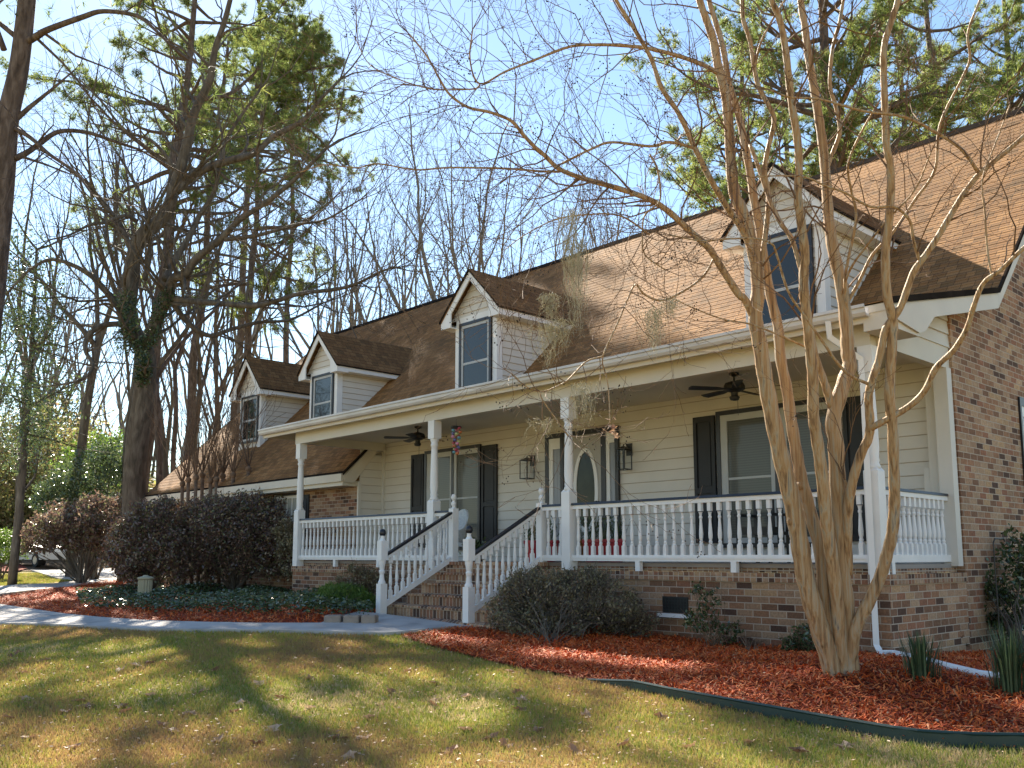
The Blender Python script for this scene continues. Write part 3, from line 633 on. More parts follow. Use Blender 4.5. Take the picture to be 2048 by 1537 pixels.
# ------------------------------------------------------------------ things on the porch
def fan(x, y, cz=2.6):
    t = empty('ceiling_fan', (x, y, cz)); 
    m_ = MB(); m_.lathe([(.07, 0), (.07, -.03), (.03, -.05)], (x, y, cz), 14); m_.lathe([(.014, -.04), (.014, -.14)], (x, y, cz), 8); m_.lathe([(.05, -.12), (.13, -.15), (.15, -.19), (.15, -.24), (.09, -.27), (.05, -.28), (.05, -.33), (.075, -.35), (.06, -.39), (.02, -.40)], (x, y, cz), 20); m_.build('fan_motor', 'iron', t)
    ls = MB(); ls.tube([(x + .05, y, cz - .38), (x + .05, y, cz - .62)], .004, 4); ls.build('pull_chain', 'iron', t)
    for k in range(5):
        a_ = R(20 + 72 * k); c_, s_ = math.cos(a_), math.sin(a_); u = np.array([c_, s_, 0]); v = np.array([-s_, c_, .18]); P0 = np.array([x, y, cz - .24])
        B_ = MB(); B_.prism([P0 + u * .13 - v * .02, P0 + u * .24 - v * .05, P0 + u * .30 - v * .062, P0 + u * .66 - v * .07, P0 + u * .68, P0 + u * .66 + v * .07, P0 + u * .30 + v * .062, P0 + u * .24 + v * .05, P0 + u * .13 + v * .02], (0, 0, .01)); B_.build('fan_blade', 'iron', t)
    return t
tag(fan(-7.2, 11.08), 'black five blade ceiling fan nearest the brick end of the porch', 'ceiling fan', 'ceiling fans under the porch roof')
tag(fan(-14.62, 11.08), 'black five blade ceiling fan above the left end of the porch', 'ceiling fan', 'ceiling fans under the porch roof')
def wlight(x, z, lab):
    y = YM - .02; t = empty('wall_lantern', (x, y, z))
    P = MB(); P.box(x - .06, x + .06, y - .02, y, z + .26, z + .47); P.tube([(x, y - .02, z + .4), (x, y - .1, z + .46), (x, y - .16, z + .44), (x, y - .16, z + .4)], .01, 6); P.build('bracket', 'iron', t)
    Fm = MB(); c = y - .16; h = .095
    for sx in (-1, 1):
        for sy in (-1, 1): Fm.box(x + sx * h - .007, x + sx * h + .007, c + sy * h - .007, c + sy * h + .007, z, z + .36)
    for zz in (z, z + .35):
        Fm.box(x - h - .008, x + h + .008, c - h - .008, c - h + .006, zz, zz + .014); Fm.box(x - h - .008, x + h + .008, c + h - .006, c + h + .008, zz, zz + .014)
        Fm.box(x - h - .008, x - h + .006, c - h + .006, c + h - .006, zz, zz + .014); Fm.box(x + h - .006, x + h + .008, c - h + .006, c + h - .006, zz, zz + .014)
    Fm.add([(x - h, c - h, z + .364), (x + h, c - h, z + .364), (x + h, c + h, z + .364), (x - h, c + h, z + .364), (x, c, z + .42)], [[0, 1, 4], [1, 2, 4], [2, 3, 4], [3, 0, 4]])
    Fm.lathe([(.012, .02), (.012, .36)], (x, c, z), 8); Fm.build('lantern_frame', 'iron', t)
    Gm = MB(); Gm.box(x - h + .01, x + h - .01, c - h + .002, c - h + .004, z + .015, z + .35); Gm.box(x + h - .004, x + h - .002, c - h + .01, c + h - .01, z + .015, z + .35)
    mm, nt, b = mat('clear_glass_%d' % len(MATS), .05); b.inputs['Transmission Weight'].default_value = 1; b.inputs['IOR'].default_value = 1.1; b.inputs['Base Color'].default_value = (.85, .88, .9, 1)
    Gm.build('lantern_glass', mm, t); tag(t, lab, 'wall lantern', 'lanterns either side of the front door')
wlight(-12.53, 1.47, 'black box lantern on the siding left of the front door'); wlight(-10.13, 1.48, 'black box lantern on the siding right of the front door')
# wind chime
t = empty('wind_chime', (-12.28, 10.15, 2.4)); tag(t, 'wind chime of coloured glass pieces hanging by the post left of the steps', 'wind chime')
c = MB(); c.lathe([(.09, -.13), (.1, -.15), (.09, -.17)], (-12.28, 10.15, 2.4), 14); c.tube([(-12.28, 10.15, 2.4), (-12.28, 10.15, 1.9)], .003, 4); c.build('top_ring', 'iron', t)
for k in range(22):
    a_ = k * 2.4; z = 2.2 - k * .021; rr = .075 * (1 - k / 34); px, py = -12.28 + rr * math.cos(a_), 10.15 + rr * math.sin(a_)
    c = MB(); c.lathe([(.006, 0), (.03, .015), (.034, .03), (.03, .05), (.006, .06)], (px, py, z), 8); c.build('glass_piece', 'ch%d' % (k % 6), t)
# white wicker chair
cx, cy = -13.75, 11.2; t = empty('wicker_chair', (cx, cy, FL)); tag(t, 'white wicker chair with a rounded back on the porch left of the steps', 'chair')
s_ = MB(); s_.box(cx - .24, cx + .24, cy - .24, cy + .24, .27, .33); s_.build('seat', 'wicker', t)
b_ = MB(); n = 25; aa = np.linspace(R(-20), R(200), n); V = []
for k, q in enumerate(aa):
    hgt = .5 + .42 * max(0, math.sin(q)) ** 1.5; x_, y_ = cx + .28 * math.cos(q), cy + .26 * math.sin(q)
    x2, y2 = cx + .33 * math.cos(q), cy + .36 * math.sin(q)
    V += [(x_, y_, .3), (x2, y2, hgt), (cx + .36 * math.cos(q), cy + .39 * math.sin(q), hgt + .005), (x_ * 1.0 + .025 * math.cos(q), y_ + .025 * math.sin(q), .3)]
i = np.arange(n - 1) * 4; Fq = np.vstack([np.stack([i + a0, i + 4 + a0, i + 4 + (a0 + 1) % 4, i + (a0 + 1) % 4], -1) for a0 in range(4)]); b_.add(V, Fq); b_.build('backrest', 'wicker', t)
for sx in (-.2, .2):
    for sy in (-.2, .2): l = MB(); l.tube([(cx + sx * 1.1, cy + sy * 1.1, FL), (cx + sx, cy + sy, .27)], [.018, .022], 6); l.build('leg', 'wicker', t)
k_ = MB(); k_.box(cx - .21, cx + .21, cy - .21, cy + .2, .33, .39); k_.build('cushion', noise_mat('chair_cushion', (.3, .33, .36), (.42, .44, .46), 5, .9), t)
# black metal chair by the right window
cx, cy = -7.05, 11.45; t = empty('metal_chair', (cx, cy, FL)); tag(t, 'low black metal chair in front of the window beside the tree', 'chair')
s_ = MB(); s_.box(cx - .25, cx + .25, cy - .25, cy + .25, .30, .35); s_.build('seat', 'iron', t)
b_ = MB(); b_.box(cx - .28, cx - .23, cy + .22, cy + .26, .35, .86); b_.box(cx + .23, cx + .28, cy + .22, cy + .26, .35, .86); b_.box(cx - .28, cx + .28, cy + .22, cy + .26, .82, .88); b_.box(cx - .05, cx + .05, cy + .22, cy + .25, .35, .82); b_.build('backrest', 'iron', t)
for sx in (-1, 1):
    A_ = MB(); A_.box(cx + sx * .27 - .02, cx + sx * .27 + .02, cy - .27, cy + .22, .56, .60); A_.build('armrest', 'iron', t)
    for sy in (-1, 1): l = MB(); l.box(cx + sx * .25 - .02, cx + sx * .25 + .02, cy + sy * .24 - .02, cy + sy * .24 + .02, FL, .56 if sy < 0 else .30); l.build('leg', 'iron', t)
k_ = MB(); k_.box(cx - .22, cx + .22, cy - .22, cy + .2, .35, .41); k_.build('cushion', 'iron', t)
# flower pots along the porch
spots = [(1066, 'red', 'first dark red pot, behind the top of the right stair railing'), (1100, 'red', 'dark red pot with bare stems in front of the left sidelight'), (1153, 'orange', 'amber glazed pot just right of the white post by the door'),
         (1184, 'red', 'bright red pot with bare stems below the oval of the door'), (1208, 'red', 'bright red pot in front of the door hinge side'), (1231, 'red', 'last bright red pot, under the right wall lantern')]
for px, mt, lab in spots:
    P = onY(px, 1100, 11.0 if mt == 'red' else 11.1); x, y = P[0], P[1]; t = empty('flower_pot', (x, y, FL)); tag(t, lab, 'flower pot', 'pots standing in a row behind the porch railing')
    m_ = MB(); m_.lathe([(.09, 0), (.12, .02), (.15, .3), (.165, .31), (.165, .36), (.14, .36), (.135, .33)], (x, y, FL), 16); m_.build('pot', mt, t)
    st_ = MB(); n = 60; P0 = np.array([x, y, FL + .34]) + rng.normal(0, .05, (n, 3)) * [1, 1, 0]; U = rdir(n) * .16; U[:, 2] = rng.uniform(.1, .42, n); st_.segs(P0, P0 + U, np.full(n, .004), np.full(n, .002)); leafcloud(st_, P0 + U * rng.uniform(.6, 1.1, (n, 1)), .035); st_.build('stems', 'gloss', t, tint=True)
x, y = -11.98, 10.33; t = empty('planter', (x, y, FL)); tag(t, 'dark round planter with a low leafy plant at the top of the steps', 'planter')
m_ = MB(); m_.lathe([(.13, 0), (.18, .05), (.2, .2), (.21, .22), (.18, .22)], (x, y, FL), 18); m_.build('pot', 'pot', t)
st_ = MB(); n = 260; C0 = np.array([x, y, FL + .26]) + rng.normal(0, 1, (n, 3)) * [.09, .09, .06]; leafcloud(st_, C0, .04); st_.build('foliage', 'gloss', t, tint=True)
# ------------------------------------------------------------------ GROUND
def grid_mesh(xs, ys, dz=0., keep=None):
    X, Y = np.meshgrid(xs, ys); Z = g(X, Y) + dz
    V = np.stack([X, Y, Z], -1).reshape(-1, 3); nx, ny = len(xs), len(ys)
    i, j = np.meshgrid(np.arange(nx - 1), np.arange(ny - 1)); a0 = (j * nx + i).ravel()
    Fc = np.stack([a0, a0 + 1, a0 + nx + 1, a0 + nx], -1)
    if keep is not None:
        c = V[Fc].mean(1); Fc = Fc[keep(c[:, 0], c[:, 1])]; u, inv = np.unique(Fc, return_inverse=True); V = V[u]; Fc = inv.reshape(-1, 4)
    return V, Fc
def axis_(a, b, fine0, fine1, df, n):
    return np.unique(np.concatenate([np.linspace(a, fine0, n), np.arange(fine0, fine1, df), np.linspace(fine1, b, n)]))
gm = MB(); V, Fc = grid_mesh(axis_(-600, 400, -60, 12, .5, 14), axis_(-300, 600, -10, 30, .5, 14)); gm.add(V, Fc)
tag(gm.build('ground', 'lawn', smooth=True), kind='structure')
def inpoly(P, x, y):
    P = np.asarray(P)[:, :2]; ins = np.zeros(np.shape(x), bool); n = len(P)
    for i in range(n):
        x1, y1 = P[i]; x2, y2 = P[(i + 1) % n]
        c = ((y1 > y) != (y2 > y)) & (x < (x2 - x1) * (y - y1) / (y2 - y1 + 1e-12) + x1); ins ^= c
    return ins
def px2(L): return [gp(x, y)[:2] for x, y in L]
edge_px = [(800, 1276), (861, 1296), (950, 1319), (1022, 1337), (1094, 1349), (1176, 1364), (1290, 1387), (1348, 1400), (1468, 1423), (1587, 1446), (1707, 1469), (1826, 1490), (1929, 1498), (2048, 1501), (2200, 1496), (2500, 1470)]
bedR = px2(edge_px)
bedR_poly = np.array(bedR + [(3.5, 9.2), (3.5, 12.5), (-4.5, 12.5), (-4.5, 10.2), (-9.9, 10.2), (-9.9, 8.6)])
path_top = px2([(-400, 1190), (-150, 1196), (0, 1213), (60, 1222), (130, 1233), (200, 1240), (300, 1247), (420, 1251), (520, 1253), (640, 1253), (760, 1251)])
path_bot = px2([(-400, 1262), (-150, 1250), (0, 1252), (80, 1254), (160, 1257), (240, 1262), (330, 1265), (430, 1266), (540, 1267), (660, 1270), (775, 1273)])
path_top[-1] = np.array([-12.55, 8.4]); 
corner = gp(912, 1259)[:2]
bedL_poly = np.array(path_top[2:] + [(-12.5, 8.4), (-12.5, 10.1), (-17.4, 10.1), (-17.4, 11.7), (-28, 11.7)] + px2([(235, 1150), (212, 1163), (140, 1176), (60, 1187), (0, 1194)]))
def patch(name, poly, mt, dz, d=.06, jag=.0):
    poly = np.array(poly); x0, y0 = poly.min(0) - .1; x1, y1 = poly.max(0) + .1
    m_ = MB(); V, Fc = grid_mesh(np.arange(x0, x1, d), np.arange(y0, y1, d), dz, lambda x, y: inpoly(poly, x, y))
    V[:, 2] += rng.normal(0, .004, len(V)); m_.add(V, Fc); return m_.build(name, mt, smooth=True)
tag(patch('mulch_bed', bedR_poly, 'mulch', .025), kind='structure'); tag(patch('mulch_bed', bedL_poly, 'mulch', .025), kind='structure')
def slab(name, top, bot, extra=None, h=.05):
    m_ = MB(); T, B_ = [], []
    def dens(L):
        L = np.array(L); t = np.concatenate([[0], np.cumsum(np.linalg.norm(np.diff(L, axis=0), axis=1))]); q = np.linspace(0, t[-1], 60); return np.stack([np.interp(q, t, L[:, k]) for k in (0, 1)], -1)
    T, B_ = dens(top), dens(bot); n = len(T); z = lambda P: np.concatenate([P, (g(P[:, 0], P[:, 1]) + h)[:, None]], 1); lo = lambda P: np.concatenate([P, (g(P[:, 0], P[:, 1]) - .1)[:, None]], 1)
    V = np.vstack([z(T), z(B_), lo(T), lo(B_)]); i = np.arange(n - 1)
    m_.add(V, np.vstack([np.stack([i + n, i + n + 1, i + 1, i], -1), np.stack([i + 3 * n, i + 3 * n + 1, i + n + 1, i + n], -1), np.stack([i, i + 1, i + 2 * n + 1, i + 2 * n], -1), np.array([[0, 2 * n, 3 * n, n], [n - 1, 2 * n - 1, 4 * n - 1, 3 * n - 1]])])); return m_.build(name, 'concrete')
tb = [np.array([-12.6, 8.4]), np.array([-11.5, 8.4]), np.array([-10.4, 8.4]), np.array([-9.75, 8.41])]
bb = [path_bot[-1] + np.array([0, 0.]), path_bot[-1] * .66 + corner * .34, path_bot[-1] * .33 + corner * .67, corner]
tag(slab('front_path', path_top + tb, path_bot + bb[1:]), kind='structure')
tag(slab('side_path', px2([(-300, 1185), (0, 1176), (100, 1170), (215, 1155)]), px2([(-300, 1215), (0, 1192), (110, 1180), (228, 1166)])), kind='structure')
tag(slab('driveway', px2([(60, 1142), (160, 1141), (330, 1139)]), px2([(118, 1160), (200, 1164), (330, 1166)])), kind='structure')
tag(patch('leaf_litter', px2([(-900, 1150), (0, 1146), (60, 1143), (330, 1136), (330, 1128), (330, 1122), (-900, 1122)]), 'litter', .03, .5), kind='structure')
tag(patch('mulch_bed', px2([(-60, 1145), (30, 1147), (54, 1141), (40, 1132), (0, 1126), (-60, 1126)]), 'mulch', .09, .1), kind='structure')

# mulch chips
def scatter_poly(poly, n):
    poly = np.array(poly); x0, y0 = poly.min(0); x1, y1 = poly.max(0); out = []
    k = 0
    while k < n:
        x = rng.uniform(x0, x1, n); y = rng.uniform(y0, y1, n); m_ = inpoly(poly, x, y); out.append(np.stack([x[m_], y[m_]], -1)); k += m_.sum()
    return np.vstack(out)[:n]
def chips(poly, n, size):
    P = scatter_poly(poly, n); th = rng.uniform(0, 2 * math.pi, n); tl = rng.normal(0, .45, n)
    z = g(P[:, 0], P[:, 1]) + .03 + rng.uniform(0, .03, n)
    U = np.stack([np.cos(th) * np.cos(tl), np.sin(th) * np.cos(tl), np.sin(tl)], -1); Wv = np.cross(U, rdir(n) * .5 + [0, 0, 1]); Wv /= np.linalg.norm(Wv, axis=1)[:, None]
    s_ = size * rng.uniform(.4, 1.5, n)[:, None]; C = np.concatenate([P, z[:, None]], 1); m_ = MB(); a0 = C - U * s_ - Wv * s_ * .16; b0 = C - U * s_ + Wv * s_ * .16; c0 = C + U * s_ + Wv * s_ * .14; d0 = C + U * s_ - Wv * s_ * .14
    V = np.stack([a0, b0, c0, d0], 1).reshape(-1, 3); m_.add(V, np.arange(4 * n).reshape(-1, 4), np.repeat(rng.random(n), 4)); return m_
near = np.array([p for p in bedR_poly])
tag(chips(bedR_poly, 120000, .026).build('mulch_chips', 'mulchb', tint=True), kind='stuff')
tag(chips(bedL_poly, 45000, .034).build('mulch_chips', 'mulchb', tint=True), kind='stuff')

# lawn blades
lawn_poly = np.array([p for p in path_bot[1:]] + [corner] + [np.array(p) for p in bedR[1:]] + [np.array([3., -1.5]), np.array([-3., 1.2]), np.array([-9, 1.0]), np.array([-32, 2.])])
def blades(P, h, wd, tint):
    n = len(P); z = g(P[:, 0], P[:, 1]); B0 = np.concatenate([P, z[:, None]], 1); L = rdir(n) * .62; L[:, 2] = 1; L /= np.linalg.norm(L, axis=1)[:, None]
    th = rng.uniform(0, math.pi, n); Wv = np.stack([np.cos(th), np.sin(th), 0 * th], -1) * wd; hh = (h * rng.uniform(.4, 1.2, n))[:, None]
    m_ = MB(); m_.tris(B0 - Wv, B0 + Wv, B0 + L * hh, tint); return m_
def sample_lawn(n):
    # more blades near the camera
    P = scatter_poly(lawn_poly, n * 3); d = np.hypot(P[:, 0], P[:, 1]); pr = np.clip((7.5 / d) ** 1.4, 0, 1); P = P[rng.random(len(P)) < pr]; return P[:n]
P = sample_lawn(380000)
nzx = np.sin(P[:, 0] * 1.3 + 2 * np.sin(P[:, 1] * .9)) * .25 + np.sin(P[:, 0] * .41 - P[:, 1] * 1.7) * .25 + np.sin(P[:, 0] * 3.1 + P[:, 1] * 2.7) * .12
d_ = np.hypot(P[:, 0], P[:, 1])
tag(blades(P, .05, np.full((len(P), 1), .0042) * np.clip(d_[:, None] / 7, .8, 2.5), np.clip(.38 + nzx * .95 + rng.normal(0, .2, len(P)), 0, .92) + (rng.random(len(P)) < .05) * .2 + .3 * np.sin(P[:, 0] * 23 + 3 * np.sin(P[:, 1] * 9)) * np.sin(P[:, 1] * 27 + 2 * np.sin(P[:, 0] * 11))).build('grass', 'grassb', tint=True), kind='stuff')
fl_poly = np.array(px2([(-250, 1172), (0, 1173), (100, 1167), (212, 1153), (118, 1146), (0, 1150), (-250, 1155)]))
P = scatter_poly(fl_poly, 26000); tag(blades(P, .07, .012, np.clip(rng.normal(.55, .2, len(P)), 0, 1)).build('grass', 'grassb', tint=True), kind='stuff')

# fallen leaves on the lawn
lp = [(50, 1402), (160, 1406), (243, 1418), (250, 1428), (175, 1417), (130, 1428), (325, 1455), (348, 1468), (437, 1485), (545, 1464), (480, 1412), (470, 1428), (300, 1395), (400, 1390), (432, 1344), (520, 1372), (648, 1303), (620, 1361), (665, 1484), (681, 1483), (513, 1492), (740, 1440), (815, 1346), (868, 1370), (866, 1415), (868, 1408), (1018, 1347), (1035, 1388), (1043, 1403), (1172, 1434), (1010, 1497), (930, 1465), (985, 1480), (1040, 1425), (1320, 1440), (1250, 1495), (590, 1440), (35, 1310), (90, 1325), (45, 1349), (23, 1316), (300, 1330), (270, 1335), (355, 1280), (700, 1520), (150, 1500), (60, 1480), (900, 1510), (1150, 1510), (1380, 1500), (1500, 1490), (560, 1400), (780, 1390), (1080, 1465), (20, 1440), (240, 1345), (380, 1432), (620, 1420), (930, 1400), (730, 1482), (1600, 1510), (1690, 1500)]
base = None
for k, (x, y) in enumerate(lp):
    Pp = gp(x, y); m_ = MB(); n = 11; aa = np.linspace(0, 2 * math.pi, n, False); rr = np.where(np.arange(n) % 2 == 0, .068, .034) * rng.uniform(.7, 1.2, n)
    V = np.stack([rr * np.cos(aa), rr * np.sin(aa), .018 + .028 * rng.random(n)], -1); V = np.vstack([V, [0, 0, .012], [.07, .01, .015]]); V += Pp
    m_.add(V, np.array([(i_, (i_ + 1) % n, n) for i_ in range(n)] + [(0, n, n + 1)]), np.full(n + 2, rng.random())); o = m_.build('fallen_leaf', 'deadleaf', None, Pp, tint=True); o.rotation_euler = (rng.normal(0, .25), rng.normal(0, .25), rng.uniform(0, 6))
    tag(o, 'dry brown leaf lying on the front lawn', 'leaf', 'fallen leaves on the lawn')
# litter: small brown bits caught in the grass and on the mulch
P = sample_lawn(9000); n = len(P); C = np.c_[P, g(P[:, 0], P[:, 1]) + .02 + .02 * rng.random(n)]; m_ = MB(); leafcloud(m_, C, .017, flat=.6, aspect=.55)
Pm = scatter_poly(bedR_poly, 700); C = np.c_[Pm, g(Pm[:, 0], Pm[:, 1]) + .06]; leafcloud(m_, C, .02, flat=.5, aspect=.5)
Pp_ = np.array(path_top + path_bot[::-1]); Pm = scatter_poly(Pp_, 260); C = np.c_[Pm, g(Pm[:, 0], Pm[:, 1]) + .056]; leafcloud(m_, C, .014, flat=.9, aspect=.5)
tag(m_.build('leaf_crumbs', 'deadleaf', tint=True), kind='stuff')
# edging
m_ = MB(); E_ = np.array(bedR[5:]); t = np.concatenate([[0], np.cumsum(np.linalg.norm(np.diff(E_, axis=0), axis=1))]); q = np.linspace(0, t[-1], 70); E_ = np.stack([np.interp(q, t, E_[:, k]) for k in (0, 1)], -1)
Z = g(E_[:, 0], E_[:, 1]); nrm = np.gradient(E_, axis=0); nrm = np.stack([nrm[:, 1], -nrm[:, 0]], -1); nrm /= np.linalg.norm(nrm, axis=1)[:, None]; O_ = E_ + nrm * .012; n = len(E_)
hh = np.interp(np.arange(n), [0, 8, n], [.02, .085, .10]); V = np.vstack([np.c_[E_, Z - .05], np.c_[E_, Z + hh], np.c_[O_, Z + hh], np.c_[O_, Z - .05]]); i = np.arange(n - 1)
m_.add(V, np.vstack([np.stack([i + a0 * n, i + 1 + a0 * n, i + 1 + (a0 + 1) * n, i + (a0 + 1) * n], -1) for a0 in range(3)])); E1 = m_.build('lawn_edging', 'edging', None, (*E_[0], Z[0])); tag(E1, 'dark green plastic edging strip between the lawn and the red mulch bed', 'edging')
m_ = MB(); m_.tube(np.c_[(E_ + O_)[::2] / 2, (Z + hh)[::2]], .013, 6); m_.build('rolled_lip', 'edging', E1)
# drain pipe on the mulch
pp = [(1757, 1318), (1790, 1318), (1845, 1331), (1900, 1347), (1960, 1362), (2003, 1368)]; Q = [gp(x, y) + [0, 0, .05] for x, y in pp]
m_ = MB(); m_.tube(Q, .042, 8); dp = m_.build('drain_pipe', 'white', None, Q[0]); tag(dp, 'white drain pipe lying across the mulch from the foot of the downspout', 'pipe')
# stones at the walk
for k, (x0, x1) in enumerate(((650, 686), (688, 722), (724, 755))):
    A_, B_ = gp(x0, 1250), gp(x1, 1250); A_, B_ = A_[:2], B_[:2]; c = (A_ + B_) / 2; z = G(*c); L = np.linalg.norm(B_ - A_) / 2 - .01; u = (B_ - A_) / np.linalg.norm(B_ - A_); v = np.array([-u[1], u[0]]); S_ = MB(); P4 = [c + u * L * a0 + v * .1 * b0 for a0, b0 in ((-1, -1), (-.9, -1.15), (.9, -1.15), (1, -1), (1, 1), (-1, 1))]
    S_.prism([(*p, z) for p in P4], (0, 0, .12)); c2 = c; S_.add([(*(c + (p - c) * k2), z + h2) for k2, h2 in ((1, .12), (.9, .14)) for p in P4], [[i_, (i_ + 1) % 6, (i_ + 1) % 6 + 6, i_ + 6] for i_ in range(6)] + [[6, 7, 8, 9, 10, 11]])
    tag(S_.build('edging_stone', 'stone', None, (*c, z)), ['pale border stone farthest left of the steps', 'pale border stone in the middle of the three left of the steps', 'pale border stone touching the foot of the left newel post'][k], 'stone', 'border stones left of the steps')
P = gp(289, 1199); x, y, z = P; m_ = MB(); t = empty('pedestal', P); tag(t, 'small cream fluted pedestal half hidden in the ivy under the hedge', 'pedestal')
m_.lathe([(.17, 0), (.17, .05), (.14, .07)], P, 16); m_.build('base', 'fluted', t); m_ = MB(); n = 32; aa = np.linspace(0, 2 * math.pi, n, False); rr = np.where(np.arange(n) % 2, .15, .13); V = np.vstack([np.c_[x + rr * np.cos(aa), y + rr * np.sin(aa), np.full(n, z + h)] for h in (.07, .42)]); m_.add(V, [[i_, (i_ + 1) % n, (i_ + 1) % n + n, i_ + n] for i_ in range(n)]); m_.build('fluted_shaft', 'fluted', t)
m_ = MB(); m_.lathe([(.15, .42), (.17, .44), (.17, .47), (.06, .5), (.05, .52)], P, 16); m_.build('cap', 'fluted', t)
# shepherd hook
P = gp(1989, 1322); x, y = -4.25, 12.9; z = G(x, y); top = onX(1986, 1078, x); y = top[1]; m_ = MB(); tz = top[2]
m_.tube([(x, y, z), (x, y, tz - .05), (x + .01, y + .03, tz), (x + .02, y + .2, tz), (x + .02, y + .3, tz + .01), (x + .02, y + .33, tz - .03)], .009, 6); tag(m_.build('shepherd_hook', 'iron', None, (x, y, z)), 'thin black iron hook standing against the brick side wall', 'plant hook')

# ------------------------------------------------------------------ SHRUBS AND PLANTS
def blobs(cs, n, shell=.75):
    """points in a union of ellipsoids, denser to the outside"""
    out = []; vol = np.array([c[3] * c[4] * c[5] for c in cs]) ** (2 / 3.); k = (vol / vol.sum() * n).astype(int) + 1
    for c, m_ in zip(cs, k):
        d = rdir(m_); r_ = rng.random(m_) ** (1 / 3.); r_ = np.where(rng.random(m_) < shell, rng.normal(.95, .1, m_), r_); out.append(np.array(c[:3]) + d * r_[:, None] * np.array(c[3:6]))
    return np.vstack(out)
def shrub(name, base, cs, n, size, m, lab, cat='shrub', group=None, stems=14, stem_m='oak', zmin=None, aspect=.5, twigs=0, shell=.75, clump=0., sr=.018, up=0.):
    t = empty(name, base); tag(t, lab, cat, group)
    C = blobs(cs, n, shell)
    if clump:
        k = max(30, int(n / 90)); cc = C[rng.integers(0, len(C), k)]; idx = rng.integers(0, k, len(C)); sel = rng.random(len(C)) < .6; C[sel] = cc[idx[sel]] + rng.normal(0, clump, (sel.sum(), 3))
    zg = g(C[:, 0], C[:, 1]) + .03; C = C[C[:, 2] > zg]
    m_ = MB(); leafcloud(m_, C, size, aspect=aspect, up=up); m_.build('foliage', m, t, tint=True)
    s_ = MB(); idx = rng.integers(0, len(C), stems); B0 = np.array(base)
    for k in idx:
        e = C[k]; e = B0 + (e - B0) * .85; mid = (B0 + e) / 2 + [*(rng.normal(0, .06, 2)), .12]; s_.tube([B0 + rng.normal(0, .06, 3) * [1, 1, 0], mid, e], [sr, sr * .7, sr * .25], 5, False)
    if twigs:
        e = C[rng.integers(0, len(C), twigs)]; q = e - B0; q /= np.linalg.norm(q, axis=1)[:, None]; L = rng.uniform(.05, .22, twigs)[:, None]; q = q + rdir(twigs) * .5; s_.segs(e - q * L, e + q * L * .7, np.full(twigs, .004), np.full(twigs, .0015))
    s_.build('stems', stem_m, t); return t
def pb(px, py, d, rx, rz, ry_=None):
    """ellipsoid centred on a pixel at a depth, radii given in metres"""
    P = at(px, py, d); return (P[0], P[1], P[2], rx, ry_ or rx, rz)
b = gp(480, 1190); d0 = 22.5
shrub('purple_hedge_shrub', (*at(470, 1175, 22.8)[:2], G(*at(470, 1175, 22.8)[:2])), [pb(470, 1075, 22.8, 1.15, .95), pb(540, 1080, 22.3, .6, .75), pb(400, 1080, 23, .8, .95), pb(510, 1030, 23, .75, .5), pb(440, 1020, 23, .6, .35), pb(560, 1110, 22.2, .45, .6)], 26000, .04, 'purple', 'large dark purple leaved hedge shrub right in front of the brick wing', group='purple leaved hedge shrubs', stems=30, clump=.1, twigs=1500)
shrub('purple_hedge_shrub', (*at(300, 1185, 22.5)[:2], G(*at(300, 1185, 22.5)[:2])), [pb(300, 1090, 22.5, .95, .95), pb(265, 1100, 22.4, .6, .7), pb(330, 1040, 22.8, .8, .5), pb(350, 1110, 22, .6, .6)], 20000, .04, 'purple', 'dark purple leaved hedge shrub behind the cream pedestal', group='purple leaved hedge shrubs', stems=26, clump=.07, twigs=1200)
shrub('purple_hedge_shrub', (*at(165, 1130, 30)[:2], G(*at(165, 1130, 30)[:2])), [pb(170, 1040, 30, 1.3, .55), pb(110, 1060, 30, 1.0, .5), pb(210, 1030, 30.5, 1.1, .6), pb(75, 1082, 30, .55, .35), pb(160, 1075, 30, 1.0, .45)], 16000, .055, 'purple', 'arching purple leaved shrub farthest left, hanging over the parked car', group='purple leaved hedge shrubs', stems=30, clump=.1, twigs=1200, sr=.035)
shrub('camellia', (*at(190, 1110, 34)[:2], G(*at(190, 1110, 34)[:2])), [pb(190, 960, 34, 1.6, .9), pb(150, 990, 34, 1.2, .7), pb(225, 920, 34, 1.0, .7), pb(110, 1000, 34.5, .9, .6)], 13000, .06, 'gloss', 'tall glossy leaved camellia shining behind the hedge by the oak', stems=20, clump=.12, sr=.04)
shrub('boxwood', (*at(5, 1130, 34)[:2], G(*at(5, 1130, 34)[:2])), [pb(-5, 1090, 34, .95, .6), pb(20, 1095, 34, .6, .5), pb(-40, 1090, 34, .8, .6)], 12000, .035, 'bright', 'clipped bright green box shrub at the far left edge', clump=.06)
shrub('azalea', (*gp(1100, 1292)[:2], gp(1100, 1292)[2]), [pb(1130, 1205, 12.3, .62, .42), pb(1050, 1210, 12.3, .42, .38), pb(1210, 1215, 12.1, .5, .36), pb(1080, 1165, 12.6, .4, .2), pb(1165, 1165, 12.5, .4, .2), pb(1010, 1235, 12.2, .25, .22), pb(1260, 1240, 12.0, .3, .22), pb(1090, 1250, 11.9, .5, .2)], 17000, .023, 'olive', 'wide twiggy olive brown azalea right of the front steps', stems=22, clump=.045, twigs=2600, sr=.005, stem_m='oak', shell=.35, up=.15)
shrub('azalea', (*gp(715, 1215)[:2], gp(715, 1215)[2]), [pb(722, 1165, 16.2, .42, .28), pb(750, 1160, 16, .25, .22), pb(695, 1180, 16.2, .25, .2)], 3600, .024, 'olive', 'small pale azalea behind the left stair newel post', stems=40, clump=.04, twigs=900, sr=.008, stem_m='twig', shell=.5)
